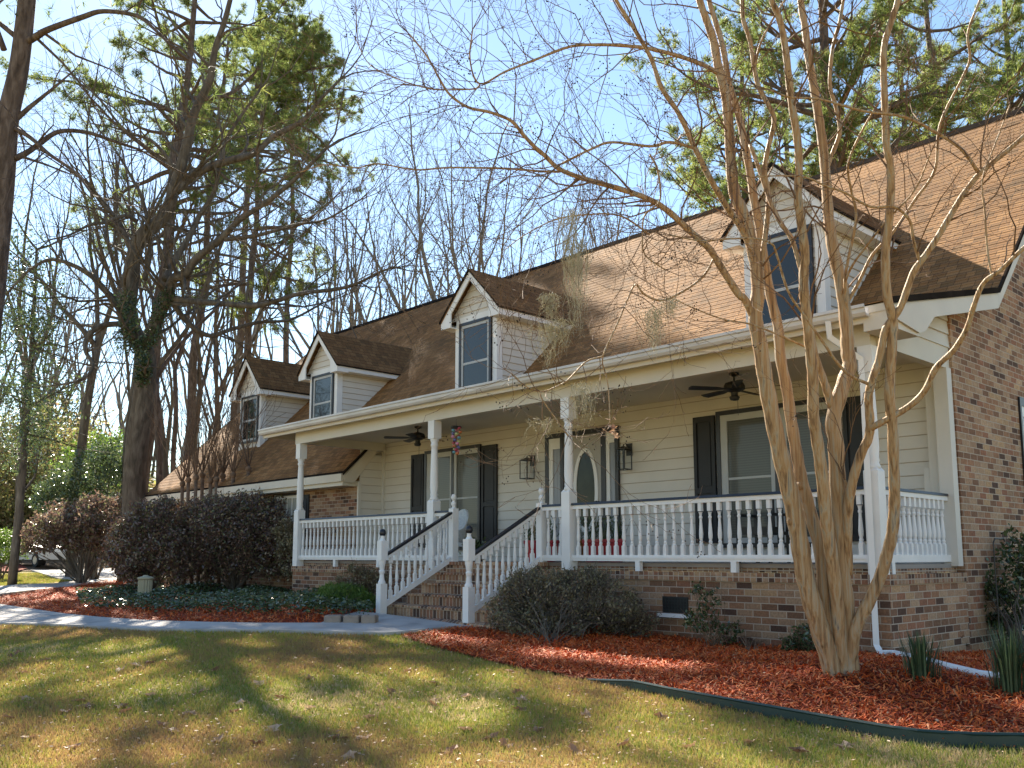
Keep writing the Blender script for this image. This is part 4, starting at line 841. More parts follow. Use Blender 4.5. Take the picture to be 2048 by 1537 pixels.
shrub('azalea', (*gp(590, 1130)[:2], gp(590, 1170)[2]), [pb(583, 1110, 20.5, .3, .5), pb(575, 1070, 21, .28, .35)], 2600, .035, 'olive', 'narrow rusty shrub between the hedge and the first porch post', stems=20, clump=.05, twigs=500, sr=.01, stem_m='twig')
shrub('fern_clump', (*gp(690, 1235)[:2], gp(690, 1235)[2]), [pb(690, 1200, 15.6, .42, .26), pb(650, 1212, 15.8, .35, .22), pb(722, 1210, 15.4, .3, .2), pb(665, 1190, 15.9, .25, .2)], 7000, .05, 'bright', 'bright green leafy clump beside the border stones', 'plant', stems=10, aspect=.18, sr=.006, up=.4)
for px, py, d, lab, cs, n in ((1425, 1300, 11.2, 'leggy small shrub in front of the foundation vent', [(1420, 1200, .16, .2), (1440, 1260, .22, .14), (1400, 1240, .2, .15), (1450, 1290, .18, .09), (1395, 1190, .12, .12)], 900), (1600, 1310, 10.4, 'small leggy shrub just left of the big multi-trunk tree', [(1605, 1275, .2, .12), (1620, 1300, .15, .1), (1585, 1290, .14, .12), (1630, 1255, .1, .1)], 620), (1905, 1290, 11.4, 'tiny seedling at the foot of the brick corner', [(1905, 1280, .08, .06)], 60), (1500, 1310, 11.1, 'very low sprig of leaves in the mulch between two leggy shrubs', [(1500, 1300, .16, .08)], 130)):
    shrub('small_shrub', tuple(gp(px, py)), [pb(a0, b0, d, c0, e0) for a0, b0, c0, e0 in cs], n, .028, 'gloss', lab, group='small shrubs along the foundation', stems=16, twigs=120, sr=.005, stem_m='twig', shell=.2, clump=.03)
B0 = np.array(onX(2048, 1310, -3.95)); B0[2] = G(B0[0], B0[1])
shrub('holly_shrub', tuple(B0), [pb(2035, 1170, 11.9, .42, .5), pb(1995, 1210, 11.9, .25, .35), pb(2070, 1120, 12, .35, .4), pb(2040, 1250, 11.9, .35, .2), pb(2020, 1090, 12.1, .12, .25)], 3600, .036, 'gloss', 'dark green holly shrub at the right edge against the brick wall', stems=30, sr=.012, clump=.05, twigs=300)
def strap(name, P, n, L, m, lab, spread_=.35):
    t = empty(name, tuple(P)); tag(t, lab, 'plant', 'strap leaved clumps in the mulch at the right'); m_ = MB()
    for k in range(n):
        a_ = rng.uniform(0, 2 * math.pi); r_ = abs(rng.normal(0, .07)); b0 = np.array(P) + [r_ * math.cos(a_), r_ * math.sin(a_), 0]; l = L * rng.uniform(.6, 1.1); u = np.array([math.cos(a_), math.sin(a_), 0]); w = np.array([-u[1], u[0], 0]) * .006; sp = rng.uniform(.1, 1.) * spread_
        pts = [b0 + u * sp * l * q ** 2 + np.array([0, 0, l * (q - .25 * sp * q * q)]) for q in (0, .35, .7, 1.)]; V = []
        for q, p in zip((1, 1, .7, .05), pts): V += [p - w * q, p + w * q]
        m_.add(V, np.array([(0, 1, 3, 2), (2, 3, 5, 4), (4, 5, 7, 6)]), np.full(8, rng.random()))
    m_.build('leaves', m, t, tint=True)
strap('daylily', gp(1842, 1362), 190, .42, 'iris', 'upright dark green strap leaved clump in front of the drain pipe')
strap('daylily', gp(2025, 1392), 240, .55, 'iris', 'larger strap leaved clump at the end of the drain pipe')
# ground cover
gc = np.array(px2([(150, 1190), (160, 1215), (260, 1228), (420, 1232), (540, 1240), (640, 1245), (745, 1238), (745, 1205), (640, 1180), (560, 1160), (430, 1165), (300, 1180)]))
P = scatter_poly(gc, 34000); n = len(P); hgt = .08 + .1 * sm((P[:, 0] + 19) / 5) + .18 * (np.sin(P[:, 0] * 2.1) * np.sin(P[:, 1] * 3 + 1) * .5 + .5); C = np.c_[P, g(P[:, 0], P[:, 1]) + rng.random(n) ** .5 * hgt]; m_ = MB(); leafcloud(m_, C, .04, flat=.4, aspect=.6); tag(m_.build('ivy_ground_cover', 'ivy', tint=True), kind='stuff')

# ------------------------------------------------------------------ CAR far left
def car(P, rz):
    t = empty('parked_car', tuple(P)); tag(t, 'pale car parked at the far left behind the arching shrub', 'car'); t.rotation_euler[2] = rz
    P = np.array(P); 
    prof = [(-2.2, .35), (-2.2, .75), (-2.1, .95), (-1.55, 1.0), (-1.05, 1.42), (.45, 1.45), (1.1, 1.02), (1.95, .9), (2.2, .7), (2.25, .35)]
    b_ = MB(); b_.prism([(P[0] + x, P[1] - .85, P[2] + z) for x, z in prof], (0, 1.7, 0)); b_.build('body', 'carpaint', t)
    w_ = MB()
    for sy in (-.86, .852): w_.prism([(P[0] + x, P[1] + sy, P[2] + z) for x, z in [(-1.35, 1.02), (-.98, 1.36), (.4, 1.38), (.9, 1.04)]], (0, .008, 0))
    w_.build('side_windows', 'glass', t); w_ = MB(); w_.box(P[0] - 2.215, P[0] - 2.2, P[1] - .3, P[1] + .3, P[2] + .5, P[2] + .62); w_.build('number_plate', 'black', t)
    for sx in (-1.4, 1.4):
        for sy in (-.78, .78):
            tp = MB(); tp.tube([(P[0] + sx, P[1] + sy - .1, P[2] + .32), (P[0] + sx, P[1] + sy + .1, P[2] + .32)], .32, 20); w = tp.build('wheel', 'rubber', t, P + [sx, sy, .32]); tp = MB(); tp.tube([(P[0] + sx, P[1] + sy - .105, P[2] + .32), (P[0] + sx, P[1] + sy + .105, P[2] + .32)], .19, 14); tp.build('rim', 'rim', w)
    for sx in (-2.21, 2.2):
        for sy in (-.65, .65): tp = MB(); tp.box(P[0] + sx, P[0] + sx + .02, P[1] + sy - .15, P[1] + sy + .15, P[2] + .68, P[2] + .82); tp.build('tail_light' if sx < 0 else 'headlight', 'red' if sx < 0 else 'lglass', t)
Pc = at(78, 1124, 44); Pc[2] = G(Pc[0], Pc[1]); car(Pc, R(10))
# ------------------------------------------------------------------ TREES
def nrm(v): return v / (math.sqrt(float(v @ v)) + 1e-9)
def catmull(P, k=5):
    P = np.array(P, float); Q = np.vstack([2 * P[0] - P[1], P, 2 * P[-1] - P[-2]]); out = []
    for i in range(1, len(Q) - 2):
        for t in np.arange(k) / k:
            out.append(.5 * ((2 * Q[i]) + (-Q[i - 1] + Q[i + 1]) * t + (2 * Q[i - 1] - 5 * Q[i] + 4 * Q[i + 1] - Q[i + 2]) * t * t + (-Q[i - 1] + 3 * Q[i] - 3 * Q[i + 1] + Q[i + 2]) * t ** 3))
    out.append(P[-1]); return np.array(out)
RN = random.Random(11)
def rv(s): return np.array([RN.gauss(0, s), RN.gauss(0, s), RN.gauss(0, s)])
def branch(out, tips, p, d, L, r, lvl, k=4, wob=.16, up=.05, rat=.55, step=.35, ang=.75, start=.2, rmin=.004):
    n = max(3, int(L / step)); st = L / n; ro = r
    for i in range(n):
        d = nrm(d + rv(wob) + np.array([0, 0, up])); q = p + d * st; r1 = max(rmin, r * (1 - .8 * (i + 1) / n)); out.append((p, q, ro, r1)); p, ro = q, r1
        if lvl > 0 and i >= n * start and RN.random() < k / n:
            a = rv(1.); a -= d * float(a @ d); cd = nrm(d + nrm(a) * ang * RN.uniform(.6, 1.4)); fr = 1 - i / n * .55
            branch(out, tips, p, cd, L * rat * fr * RN.uniform(.7, 1.2), ro * .62, lvl - 1, k, wob, up, rat, step * .7, ang, .1, rmin)
    tips.append((p, d)); return p
def segmesh(out):
    m_ = MB()
    if not out: return m_
    P0 = np.array([o[0] for o in out]); P1 = np.array([o[1] for o in out]); r0 = np.array([o[2] for o in out]); r1 = np.array([o[3] for o in out])
    P1 = P1 + (P1 - P0) * .04
    for lo, hi, s_ in ((.06, 9, 8), (.02, .06, 5), (0, .02, 3)):
        k = (r0 >= lo) & (r0 < hi)
        if k.any(): m_.segs(P0[k], P1[k], r0[k], r1[k], s_)
    return m_
def limb3(L, d0, d1): 
    n = len(L); return catmull([at(x, y, d0 + (d1 - d0) * i / (n - 1)) for i, (x, y) in enumerate(L)])
def wid(w0, w1, Q, L=None):
    dd = Q @ _fw; return np.linspace(w0, w1, len(Q)) / 2 / F * dd

# --- the big multi-trunk crape myrtle, limb by limb
BD = float(gp(1685, 1352) @ _fw); BP = gp(1685, 1352)
myr = empty('crape_myrtle', tuple(BP)); tag(myr, 'large bare multi-trunk crape myrtle with smooth tan bark in the red mulch bed', 'tree')
D0 = BD
ML = [  # points, width at start, width at end, end depth
 ([(1676, 1375), (1660, 1320), (1636, 1245), (1612, 1160), (1600, 1090), (1586, 1010), (1566, 930), (1546, 840), (1531, 760), (1520, 690), (1511, 638), (1516, 573), (1508, 508), (1487, 430), (1471, 394), (1463, 345), (1459, 273), (1451, 191), (1437, 137), (1427, 82), (1413, 41), (1399, 0), (1375, -90), (1340, -200)], 62, 12, .2),
 ([(1680, 1372), (1666, 1290), (1650, 1200), (1642, 1110), (1622, 1030), (1603, 960), (1594, 911), (1583, 846), (1574, 781), (1561, 716), (1556, 654), (1543, 600), (1530, 530), (1518, 450), (1507, 394), (1500, 345), (1489, 287), (1481, 246), (1468, 200), (1457, 164), (1446, 96), (1430, 41), (1418, 0), (1400, -100), (1385, -190)], 46, 9, .7),
 ([(1690, 1375), (1682, 1290), (1672, 1180), (1660, 1090), (1651, 1025), (1643, 944), (1634, 879), (1627, 830), (1626, 765), (1622, 716), (1616, 654), (1608, 589), (1608, 540), (1610, 508), (1602, 443), (1596, 394), (1598, 329), (1594, 273), (1583, 205), (1574, 123), (1566, 68), (1555, 27), (1540, -10), (1520, -120)], 44, 12, -.2),
 ([(1698, 1375), (1696, 1290), (1690, 1200), (1680, 1120), (1676, 993), (1672, 895), (1667, 837), (1688, 765), (1699, 733), (1695, 700), (1693, 654), (1683, 573), (1668, 508), (1660, 459), (1655, 410), (1651, 345), (1645, 287), (1637, 232), (1626, 164), (1616, 109), (1610, 55), (1601, 0), (1590, -120)], 56, 13, .4),
 ([(1692, 1380), (1702, 1310), (1712, 1256), (1741, 1198), (1762, 1150), (1773, 1112), (1784, 1068), (1789, 1010), (1788, 950), (1785, 853), (1779, 788), (1784, 690), (1786, 640), (1774, 590), (1771, 508), (1778, 443), (1782, 378), (1780, 329), (1773, 290), (1769, 195), (1768, 98), (1784, 39), (1798, -10), (1815, -130)], 44, 12, -.3),
 ([(1695, 1150), (1694, 1060), (1697, 1009), (1706, 960), (1721, 911), (1737, 876), (1740, 845), (1737, 798), (1743, 765), (1759, 716), (1772, 657), (1801, 615), (1826, 547), (1848, 515), (1875, 475), (1921, 398), (1956, 351), (1987, 324), (2048, 273), (2130, 190), (2200, 80)], 34, 9, -.6),
 ([(1740, 858), (1758, 848), (1817, 814), (1850, 781), (1872, 736), (1908, 700), (1934, 657), (1947, 615), (1967, 567), (2003, 539), (2048, 496), (2120, 440), (2190, 350)], 17, 8, -.9),
 ([(1664, 815), (1652, 775), (1638, 735), (1628, 700), (1623, 660)], 20, 12, .1),
 ([(1509, 640), (1490, 600), (1475, 586), (1437, 527), (1417, 496), (1378, 461), (1339, 425), (1300, 400), (1245, 380), (1186, 363), (1150, 352), (1115, 336), (1090, 312), (1068, 293), (1045, 268), (1022, 242), (980, 225), (936, 215), (900, 190), (880, 160), (854, 113), (820, 70)], 19, 3.5, -.2),
 ([(1512, 520), (1490, 470), (1472, 440), (1456, 418), (1421, 359), (1390, 297), (1359, 230), (1323, 176), (1302, 117), (1264, 51), (1232, 0), (1190, -90)], 17, 7, -.5),
 ([(1440, 150), (1410, 132), (1359, 113), (1300, 98), (1250, 92), (1193, 90), (1139, 94), (1068, 121), (1010, 144), (959, 168), (940, 120), (945, 60)], 11, 3, -.8),
 ([(959, 170), (950, 178), (900, 180), (860, 178), (800, 160), (740, 130), (712, 80)], 4, 2, -.8),
 ([(1390, 297), (1340, 285), (1300, 293), (1225, 285), (1186, 297), (1123, 328)], 8, 5, -.4),
 ([(1119, 344), (1080, 343), (1020, 338), (951, 336), (890, 336), (830, 340), (756, 328), (713, 336), (650, 330), (600, 345)], 6, 2.5, -.2),
 ([(1300, 470), (1240, 432), (1170, 430), (1110, 440), (1050, 470), (1010, 500)], 5, 2, .0),
 ([(1526, 600), (1521, 573), (1526, 508), (1534, 443), (1537, 390), (1529, 342), (1537, 295), (1548, 246), (1543, 222), (1519, 178), (1509, 137), (1500, 82), (1487, 41), (1484, 0), (1480, -100)], 13, 9, .1),
 ([(1509, 140), (1520, 90), (1545, 40), (1570, 0)], 6, 4, .1),
 ([(1608, 560), (1585, 482), (1563, 449), (1543, 410), (1532, 380), (1515, 330), (1500, 290)], 12, 8, .3),
 ([(1650, 345), (1668, 300), (1680, 262), (1672, 215), (1660, 170), (1665, 100), (1680, 40), (1690, -20)], 11, 7, .4),
 ([(1742, 771), (1697, 749), (1667, 716), (1650, 690), (1608, 631), (1576, 582), (1553, 508), (1543, 488), (1514, 478), (1460, 478), (1400, 482), (1340, 470)], 8, 3, -.6),
 ([(1624, 700), (1595, 687), (1545, 665), (1498, 648), (1450, 640), (1400, 622), (1350, 600)], 6, 2.5, -.3),
 ([(1956, 344), (1921, 297), (1866, 262), (1808, 234), (1729, 223), (1640, 199), (1580, 195), (1540, 180)], 9, 4, -.6),
 ([(1840, 525), (1827, 480), (1819, 441), (1788, 414), (1741, 414), (1690, 386), (1650, 372), (1612, 355), (1560, 352), (1500, 355)], 8, 3, -.4),
 ([(1690, 615), (1720, 560), (1745, 510), (1790, 460), (1830, 400), (1870, 340), (1880, 250), (1925, 156), (1940, 117), (1936, 66), (1960, 0), (1980, -60)], 8, 5, -.5),
 ([(1680, 600), (1700, 540), (1735, 490), (1775, 440), (1830, 380), (1862, 305)], 6, 3, -.7),
 ([(1700, 650), (1690, 560), (1712, 440), (1702, 380), (1696, 330), (1720, 270), (1760, 200)], 8, 4, -.3),
 ([(1430, 514), (1400, 560), (1330, 600), (1290, 590), (1271, 570), (1255, 600), (1237, 643), (1206, 713), (1210, 745), (1217, 778), (1220, 850)], 6, 2.5, -.5),
 ([(1206, 713), (1172, 724), (1136, 760), (1110, 775), (1081, 784), (1050, 772), (1029, 752), (1010, 740)], 4, 2, -.6),
 ([(1081, 784), (1085, 800), (1120, 850), (1136, 872)], 4, 3, -.6),
 ([(1300, 310), (1315, 340), (1320, 400), (1290, 430), (1285, 470), (1290, 510), (1330, 540)], 5, 3, -.5),
 ([(1985, 560), (1975, 500), (1970, 430), (1965, 360), (1990, 290), (2020, 210)], 5, 3, -.6),
 ([(1697, 1009), (1700, 990), (1690, 960)], 8, 5, .0),
]
allp = []; twg = []; tps = []
for k, (L, w0, w1, dd) in enumerate(ML):
    de = D0 + dd * (1.6 if len(L) > 8 else 1.)
    ds = D0 - .02 if L[0][1] > 1340 else None
    if ds is None:   # start at the depth of the nearest limb traced so far
        q = np.array(L[0]); best = None
        for Q, pxs in allp:
            j = np.argmin(((pxs - q) ** 2).sum(1)); e = ((pxs[j] - q) ** 2).sum()
            if best is None or e < best[0]: best = (e, float(Q[j] @ _fw))
        ds = best[1]
        if len(L) > 8: de = ds + dd
    Q = limb3(L, ds, de); r_ = wid(w0 * ((.66 if w0 > 50 else .62) if w0 > 30 else .85), w1 * .9, Q)
    r_ = r_ * (1 + .05 * np.sin(np.arange(len(r_)) * 1.7 + k)) 
    if L[0][1] > 1340: r_[:7] *= np.array([1.6, 1.34, 1.18, 1.08, 1.03, 1., 1.]); Q[0, 2] -= .06
    m_ = MB(); m_.tube(Q, r_, 14 if w0 > 25 else 8); nm = 'trunk' if w0 > 25 else 'limb'
    if nm == 'trunk':
        for fr in (.2,) if k < 2 else ():   # pruning knots
            i_ = int(len(Q) * fr); c = Q[i_]; s_ = -_r if k < 2 else _r; m_.lathe([(.004, -.05), (.035, -.035), (.045, 0), (.035, .03), (.004, .045)], c + s_ * r_[i_] * .55 - _h * .02, 8)
    m_.build(nm, 'wood', myr, smooth=True)
    pxs = np.array([(CX + F * float(p @ _r) / float(p @ _fw), CY - F * float(p @ _up) / float(p @ _fw)) for p in Q]); allp.append((Q, pxs))
    for i_ in range(len(Q) - 1):
        if pxs[i_][1] > 620 and w0 > 12: continue
        rate = .32 if w0 > 12 else .5
        rate *= .5 if pxs[i_][0] > 1400 else 1.4
        if pxs[i_][1] > 520 and RN.random() < .65: continue
        if RN.random() < rate:
            d = nrm(Q[i_ + 1] - Q[i_]); a = rv(1.); a -= d * float(a @ d); cd = nrm(d * .6 + nrm(a) * .9 + np.array([0, 0, .15]))
            rr = min(float(r_[i_]) * .45, .011); branch(twg, tps, Q[i_], cd, RN.uniform(.5, 1.5), max(.0045, rr), 2, 4.2, .2, .05, .55, .13, .8, .15, .0017)
    d = nrm(Q[-1] - Q[-2])
    for _ in range(3 if w0 < 30 else 6): branch(twg, tps, Q[-1], nrm(d + rv(.4)), RN.uniform(.6, 1.4), min(float(r_[-1]) * .7, .012), 2, 5, .2, .05, .55, .13, .7, .1, .0017)
segmesh(twg).build('twigs', 'twig', myr)
sp = [t_ for t_ in tps if RN.random() < (.07 if t_[0][0] / t_[0][1] < -.62 else .02)]; m_ = MB()
C = np.array([p + rv(.035) for p, d in sp for _ in range(6)]); n = len(C); o6 = np.array([[1, 0, 0], [-1, 0, 0], [0, 1, 0], [0, -1, 0], [0, 0, 1], [0, 0, -1]]) * .008
V = (C[:, None] + o6).reshape(-1, 3); fo = np.array([(0, 2, 4), (2, 1, 4), (1, 3, 4), (3, 0, 4), (2, 0, 5), (1, 2, 5), (3, 1, 5), (0, 3, 5)]); m_.add(V, (np.arange(n)[:, None, None] * 6 + fo).reshape(-1, 3)); m_.build('seed_pods', 'seed', myr)
# hanging moss
for k, (x, y, h_, w_, lab) in enumerate([(1100, 590, 75, 16, 'wispy moss tuft hanging in front of the dormer roof valley'), (1088, 650, 85, 22, 'pale moss clump hanging beside the third dormer wall'), (1120, 640, 70, 14, 'short bright moss tuft above the porch gutter by the third dormer'), (1150, 480, 190, 16, 'longest strand of grey moss hanging down the roof'), (1140, 420, 110, 22, 'moss clump against the sky at the ridge'), (1165, 770, 90, 22, 'moss clump hanging below the gutter by the door post'), (1090, 840, 30, 26, 'knot of pale moss and twigs left of the door post'), (1305, 620, 95, 16, 'faint moss veil over the roof right of the door post'), (1340, 600, 40, 16, 'small moss tuft over the roof nearest the tree trunks'), (1100, 590, 40, 10, 'tiny moss tuft over the dormer roof edge')]):
    P = at(x, y, D0 - .5); n = 240; m_ = MB(); ts = []
    for _ in range(int(16 + h_ * .24)):
        p = P + rng.normal(0, 1, 3) * [w_, w_, 3] / F * D0 * .7; L = h_ / F * D0 * rng.uniform(.35, 1.); ns = 9
        for j in range(ns):
            q = p + np.array([*rng.normal(0, .016, 2), -L / ns]); q[0] += (P[0] - p[0]) * .07; q[1] += (P[1] - p[1]) * .07; r_ = .0016 * (1 - j / ns) + .0006; ts.append((p, q, r_, r_)); p = q
            if rng.random() < .9: e = p + rng.normal(0, .022, 3) - [0, 0, .02]; ts.append((p, e, .0011, .0006))
    P0 = np.array([a[0] for a in ts]); P1 = np.array([a[1] for a in ts]); m_.segs(P0, P1, [a[2] for a in ts], [a[3] for a in ts]); m_.t = [rng.random(m_.n)]
    o = m_.build('spanish_moss', 'moss', None, P, tint=True); tag(o, lab, 'moss', 'moss hanging in the crape myrtle')
P = at(1226, 850, D0 - .5); m_ = MB(); n = 16; C = P + rng.normal(0, 1, (n, 3)) * [.03, .03, .05] - [0, 0, .03]; leafcloud(m_, C, .03, aspect=.6); m_.segs([P + [0, 0, .2]], [P], [.002], [.002]); tag(m_.build('dead_leaf_cluster', 'deadleaf', None, P, tint=True), 'cluster of curled rust brown leaves dangling in front of the door frame corner', 'leaves')

# --- oak at the left
def traced_tree(name, limbs, mt, lab, d, twk, cat='tree', twig_m=None, twl=(1.5, 3.5), extra_lvl=2, ymax=760, depthf=None, rate=.5, group=None, rmin=.006, kk=4.5, up=.05):
    base = at(*limbs[0][0][0], d); base[2] = min(base[2], G(base[0], base[1])); t = empty(name, tuple(base)); tag(t, lab, cat, group); tw = []; tp = []; m_ = MB(); known = []
    for k, (L, w0, w1, dd) in enumerate(limbs):
        ds = d
        if known:
            q = np.array(L[0]); b_ = min(((pp - q) ** 2).sum(1).min() for pp, _ in known)
            for pp, Q in known:
                e = ((pp - q) ** 2).sum(1)
                if e.min() == b_: ds = float(Q[e.argmin()] @ _fw)
        Q = limb3(L, ds, ds + dd); r_ = wid(w0, w1, Q); m_.tube(Q, r_, 10); known.append((np.array([(CX + F * float(p @ _r) / float(p @ _fw), CY - F * float(p @ _up) / float(p @ _fw)) for p in Q]), Q))
        for i_ in range(1, len(Q) - 1):
            if known[-1][0][i_][1] > ymax: continue
            if RN.random() < rate:
                dv = nrm(Q[i_ + 1] - Q[i_]); a = rv(1.); a -= dv * float(a @ dv); branch(tw, tp, Q[i_], nrm(dv * .5 + nrm(a)), RN.uniform(*twl), min(float(r_[i_]) * .5, .06), extra_lvl, kk, .17, up, .55, .5, .8, .1, rmin)
        dv = nrm(Q[-1] - Q[-2])
        for _ in range(3): branch(tw, tp, Q[-1], nrm(dv + rv(.35)), RN.uniform(*twl), float(r_[-1]) * .75, extra_lvl, kk + 1, .17, up, .55, .5, .7, .1, rmin)
    m_.build('trunk', mt, t, smooth=True); segmesh(tw).build('branches', twig_m or mt, t); return t, tp
OL = [
 ([(268, 1120), (268, 986), (275, 880), (287, 796), (292, 728), (283, 690), (262, 660), (254, 627), (260, 580), (265, 527), (281, 476), (312, 449), (334, 422), (347, 383), (360, 340), (375, 285), (383, 242), (400, 200), (420, 160), (430, 100), (450, 40), (470, -40)], 47, 9, 1.),
 ([(275, 700), (300, 680), (321, 627), (338, 593), (345, 560), (372, 551), (390, 520), (440, 480), (480, 440), (540, 400), (600, 350), (650, 300)], 26, 6, -2.),
 ([(351, 383), (390, 347), (449, 324), (507, 308), (547, 273), (605, 242), (640, 200), (680, 160)], 20, 5, 1.5),
 ([(345, 597), (380, 603), (423, 606), (507, 612), (550, 603), (600, 588), (678, 578), (720, 565), (756, 546), (787, 535)], 14, 4, -3.),
 ([(340, 600), (380, 650), (420, 672), (460, 660), (520, 645), (580, 640), (640, 610)], 12, 4, 2.),
 ([(330, 560), (345, 530), (380, 470), (400, 430), (430, 380), (445, 300), (470, 250), (520, 180)], 14, 5, 3.),
 ([(240, 648), (215, 650), (194, 656), (172, 680), (172, 705), (186, 728), (178, 748), (156, 762), (120, 770)], 12, 4, -2.),
 ([(240, 620), (205, 575), (186, 555), (144, 530), (100, 520), (60, 540), (20, 580)], 13, 4, -1.),
 ([(262, 500), (240, 450), (219, 422), (185, 380), (156, 351), (130, 330), (100, 310), (60, 290)], 12, 4, 1.),
 ([(273, 443), (250, 432), (211, 445), (180, 450), (140, 470), (100, 480)], 9, 3, -2.),
 ([(351, 345), (330, 310), (300, 280), (250, 260), (200, 200), (160, 160)], 9, 3, 0.),
 ([(290, 560), (300, 480), (285, 400), (260, 350), (230, 300), (190, 250)], 10, 3, 2.),
 ([(450, 480), (520, 470), (590, 450), (650, 440), (720, 400)], 9, 3, -1.),
]
traced_tree('oak_tree', OL, 'oak', 'massive dark oak forking twice, standing behind the purple hedge', 28.5, 1, twl=(1.6, 3.6), rate=.42)
m_ = MB(); C = []
for L, k in (([(250, 690), (262, 650), (258, 600)], 16), ([(275, 700), (305, 680), (325, 620), (345, 588)], 13), ([(290, 760), (290, 720)], 12)):
    Q = limb3(L, 28.5, 28.2); j = rng.integers(0, len(Q), 1500); C.append(Q[j] + rdir(1500) * k / F * 28.5 * rng.uniform(.7, 1.5, (1500, 1)) - _h * .15)
C = np.vstack(C); leafcloud(m_, C, .05, aspect=.4); tag(m_.build('fern_growth', 'ivy', None, C[0], tint=True), 'mossy green ferns growing on the fork of the oak', 'fern')

def needle_mesh(m_, T, L=.3, k=12, w=.011):
    L *= .85; w *= .85
    """T: list of (pos, dir) tuft tips"""
    P = np.array([p for p, d in T]); Dv = np.array([d for p, d in T]); n = len(P)
    P = np.repeat(P, k, 0); Dv = np.repeat(Dv, k, 0); U = Dv * .6 + rdir(n * k) * .8 + [0, 0, .1]; U /= np.linalg.norm(U, axis=1)[:, None]; W = np.cross(U, rdir(n * k)); W /= np.linalg.norm(W, axis=1)[:, None]
    ll = L * rng.uniform(.6, 1.15, n * k)[:, None]; tint = np.clip(np.repeat(rng.random(n), k) * .7 + rng.random(n * k) * .3, 0, 1); m_.tris(P - W * w, P + W * w, P + U * ll, tint)
def pine(base, H, r, crown, spread_, nl, lab, lean=(0, 0), group=None, k=12, L=.3, w=.012, top=1., mt='pinebark', dens=1., w_tips=None, low=None):
    t = empty('pine_tree', tuple(base)); tag(t, lab, 'tree', group); base = np.array(base); n = 9; P = [base + np.array([lean[0] * q, lean[1] * q, H * q]) + np.array([RN.gauss(0, .1), RN.gauss(0, .1), 0]) * (1 if q > 0 else 0) for q in np.linspace(0, 1, n)]
    Q = catmull(P, 4); m_ = MB(); m_.tube(Q, np.linspace(r, r * .25, len(Q)), 10); m_.build('trunk', mt, t, smooth=True); out = []; tips = []
    for i_ in range(nl):
        q = crown + (1 - crown) * (i_ + RN.random()) / nl; p = Q[min(len(Q) - 1, int(q * len(Q)))]; a = RN.uniform(0, 6.28); pr = math.sin(math.pi * min(1, (q - crown) / (1 - crown) * .75 + .28)); Ls = spread_ * max(.25, pr) * RN.uniform(.6, 1.15)
        branch(out, tips, p, nrm(np.array([math.cos(a), math.sin(a), RN.uniform(-.05, .35)])), Ls, .05 + .012 * Ls, 2, 9 * dens, .13, .04, .42, .4, .8, .2, .008)
    segmesh(out).build('branches', mt, t); 
    T = [(p + rv(.06), d) for p, d in tips] + [(o[1] + rv(.08), nrm(o[1] - o[0])) for o in out if o[2] < .035 for _ in range(2)]
    m_ = MB(); needle_mesh(m_, T, L, k, w); m_.build('needles', 'needles', t, tint=True); return t
def bat(px, d, dy=0): P = at(px, 1113, d); return np.array([P[0], P[1], G(P[0], P[1])])
b = bat(262, 36); pine(b, 27, .34, .5, 5.4, 30, 'tall pine with a broad green crown directly behind the oak', lean=(1.0, 1.2), L=.34, w=.013)
b = bat(470, 44); pine(b, 24, .28, .5, 5.2, 26, 'slim straight pine between the oak and the first dormer', lean=(.3, .3), L=.36, w=.015)
b = bat(350, 48); pine(b, 30, .3, .58, 5.2, 18, 'tall pine whose crown shows right of the oak crown', lean=(1.5, 1), L=.4, w=.016)
b = bat(455, 60); pine(b, 41, .34, .62, 7.4, 44, 'very tall far pine rising between the oak and the first dormer', lean=(1.5, 0), L=.45, w=.018)
b = bat(560, 66); pine(b, 41, .3, .74, 6.5, 30, 'far pine whose top shows above the second dormer', lean=(0, 0), L=.45, w=.018)
# near pine at the left edge
NP = [([(-112, 1290), (-95, 1180), (-62, 900), (-24, 640), (-8, 508), (7, 351), (17, 234), (38, 137), (54, 0), (64, -120), (72, -260)], 62, 26, .5),
      ([(52, 85), (75, 72), (98, 59), (164, 35), (207, 23), (273, 32), (310, 60), (340, 90)], 15, 5, -1), ([(30, 318), (55, 305), (78, 289), (117, 264), (172, 265), (234, 285), (280, 300)], 13, 5, 1), ([(25, 255), (60, 275), (100, 310), (150, 345), (185, 390)], 10, 4, -1), ([(8, 100), (-10, 50), (-30, 0)], 12, 8, 0)]
t, tp = traced_tree('pine_tree', NP, 'pinebark', 'thick leaning pine trunk cut by the left edge of the photo', 17.5, 1, twl=(.8, 2.), rate=.16, extra_lvl=1, ymax=420)
m_ = MB(); b_ = []
for k in range(200):
    x, y = rng.uniform(-40, 330), rng.uniform(-150, 60); b_.append((at(x, y, rng.uniform(17, 22)), nrm(rv(1.))))
needle_mesh(m_, b_[:90] + tp[:60], .25, 12, .009); m_.build('needles', 'needles', t, tint=True)
# pines behind the right of the roof
for px, d, H, r, cr, sp_, nl, ln, lab in ((1755, 33, 27, .42, .42, 6.2, 46, (-1.2, -.6), 'dark tall pine behind the roof, above the largest dormer'), (1965, 35, 26, .3, .5, 5.2, 32, (-.8, 0), 'tall pine behind the ridge near the right edge'),
        (1500, 38, 24, .3, .42, 5., 30, (.3, .3), 'full green pine behind the ridge left of the largest dormer'), (1590, 46, 29, .3, .45, 5.5, 30, (.3, .3), 'distant pine seen between the tree trunks above the largest dormer'), (1860, 44, 29, .3, .5, 5.5, 28, (0, 0), 'distant pine filling the gap between the two dark pine trunks'), (2090, 36, 25, .3, .45, 5., 24, (0, 0), 'pine at the top right corner, its trunk outside the photo')):
    b = bat(px, d); pine(b, H, r, cr, sp_, nl, lab, lean=ln, L=.36, w=.014)

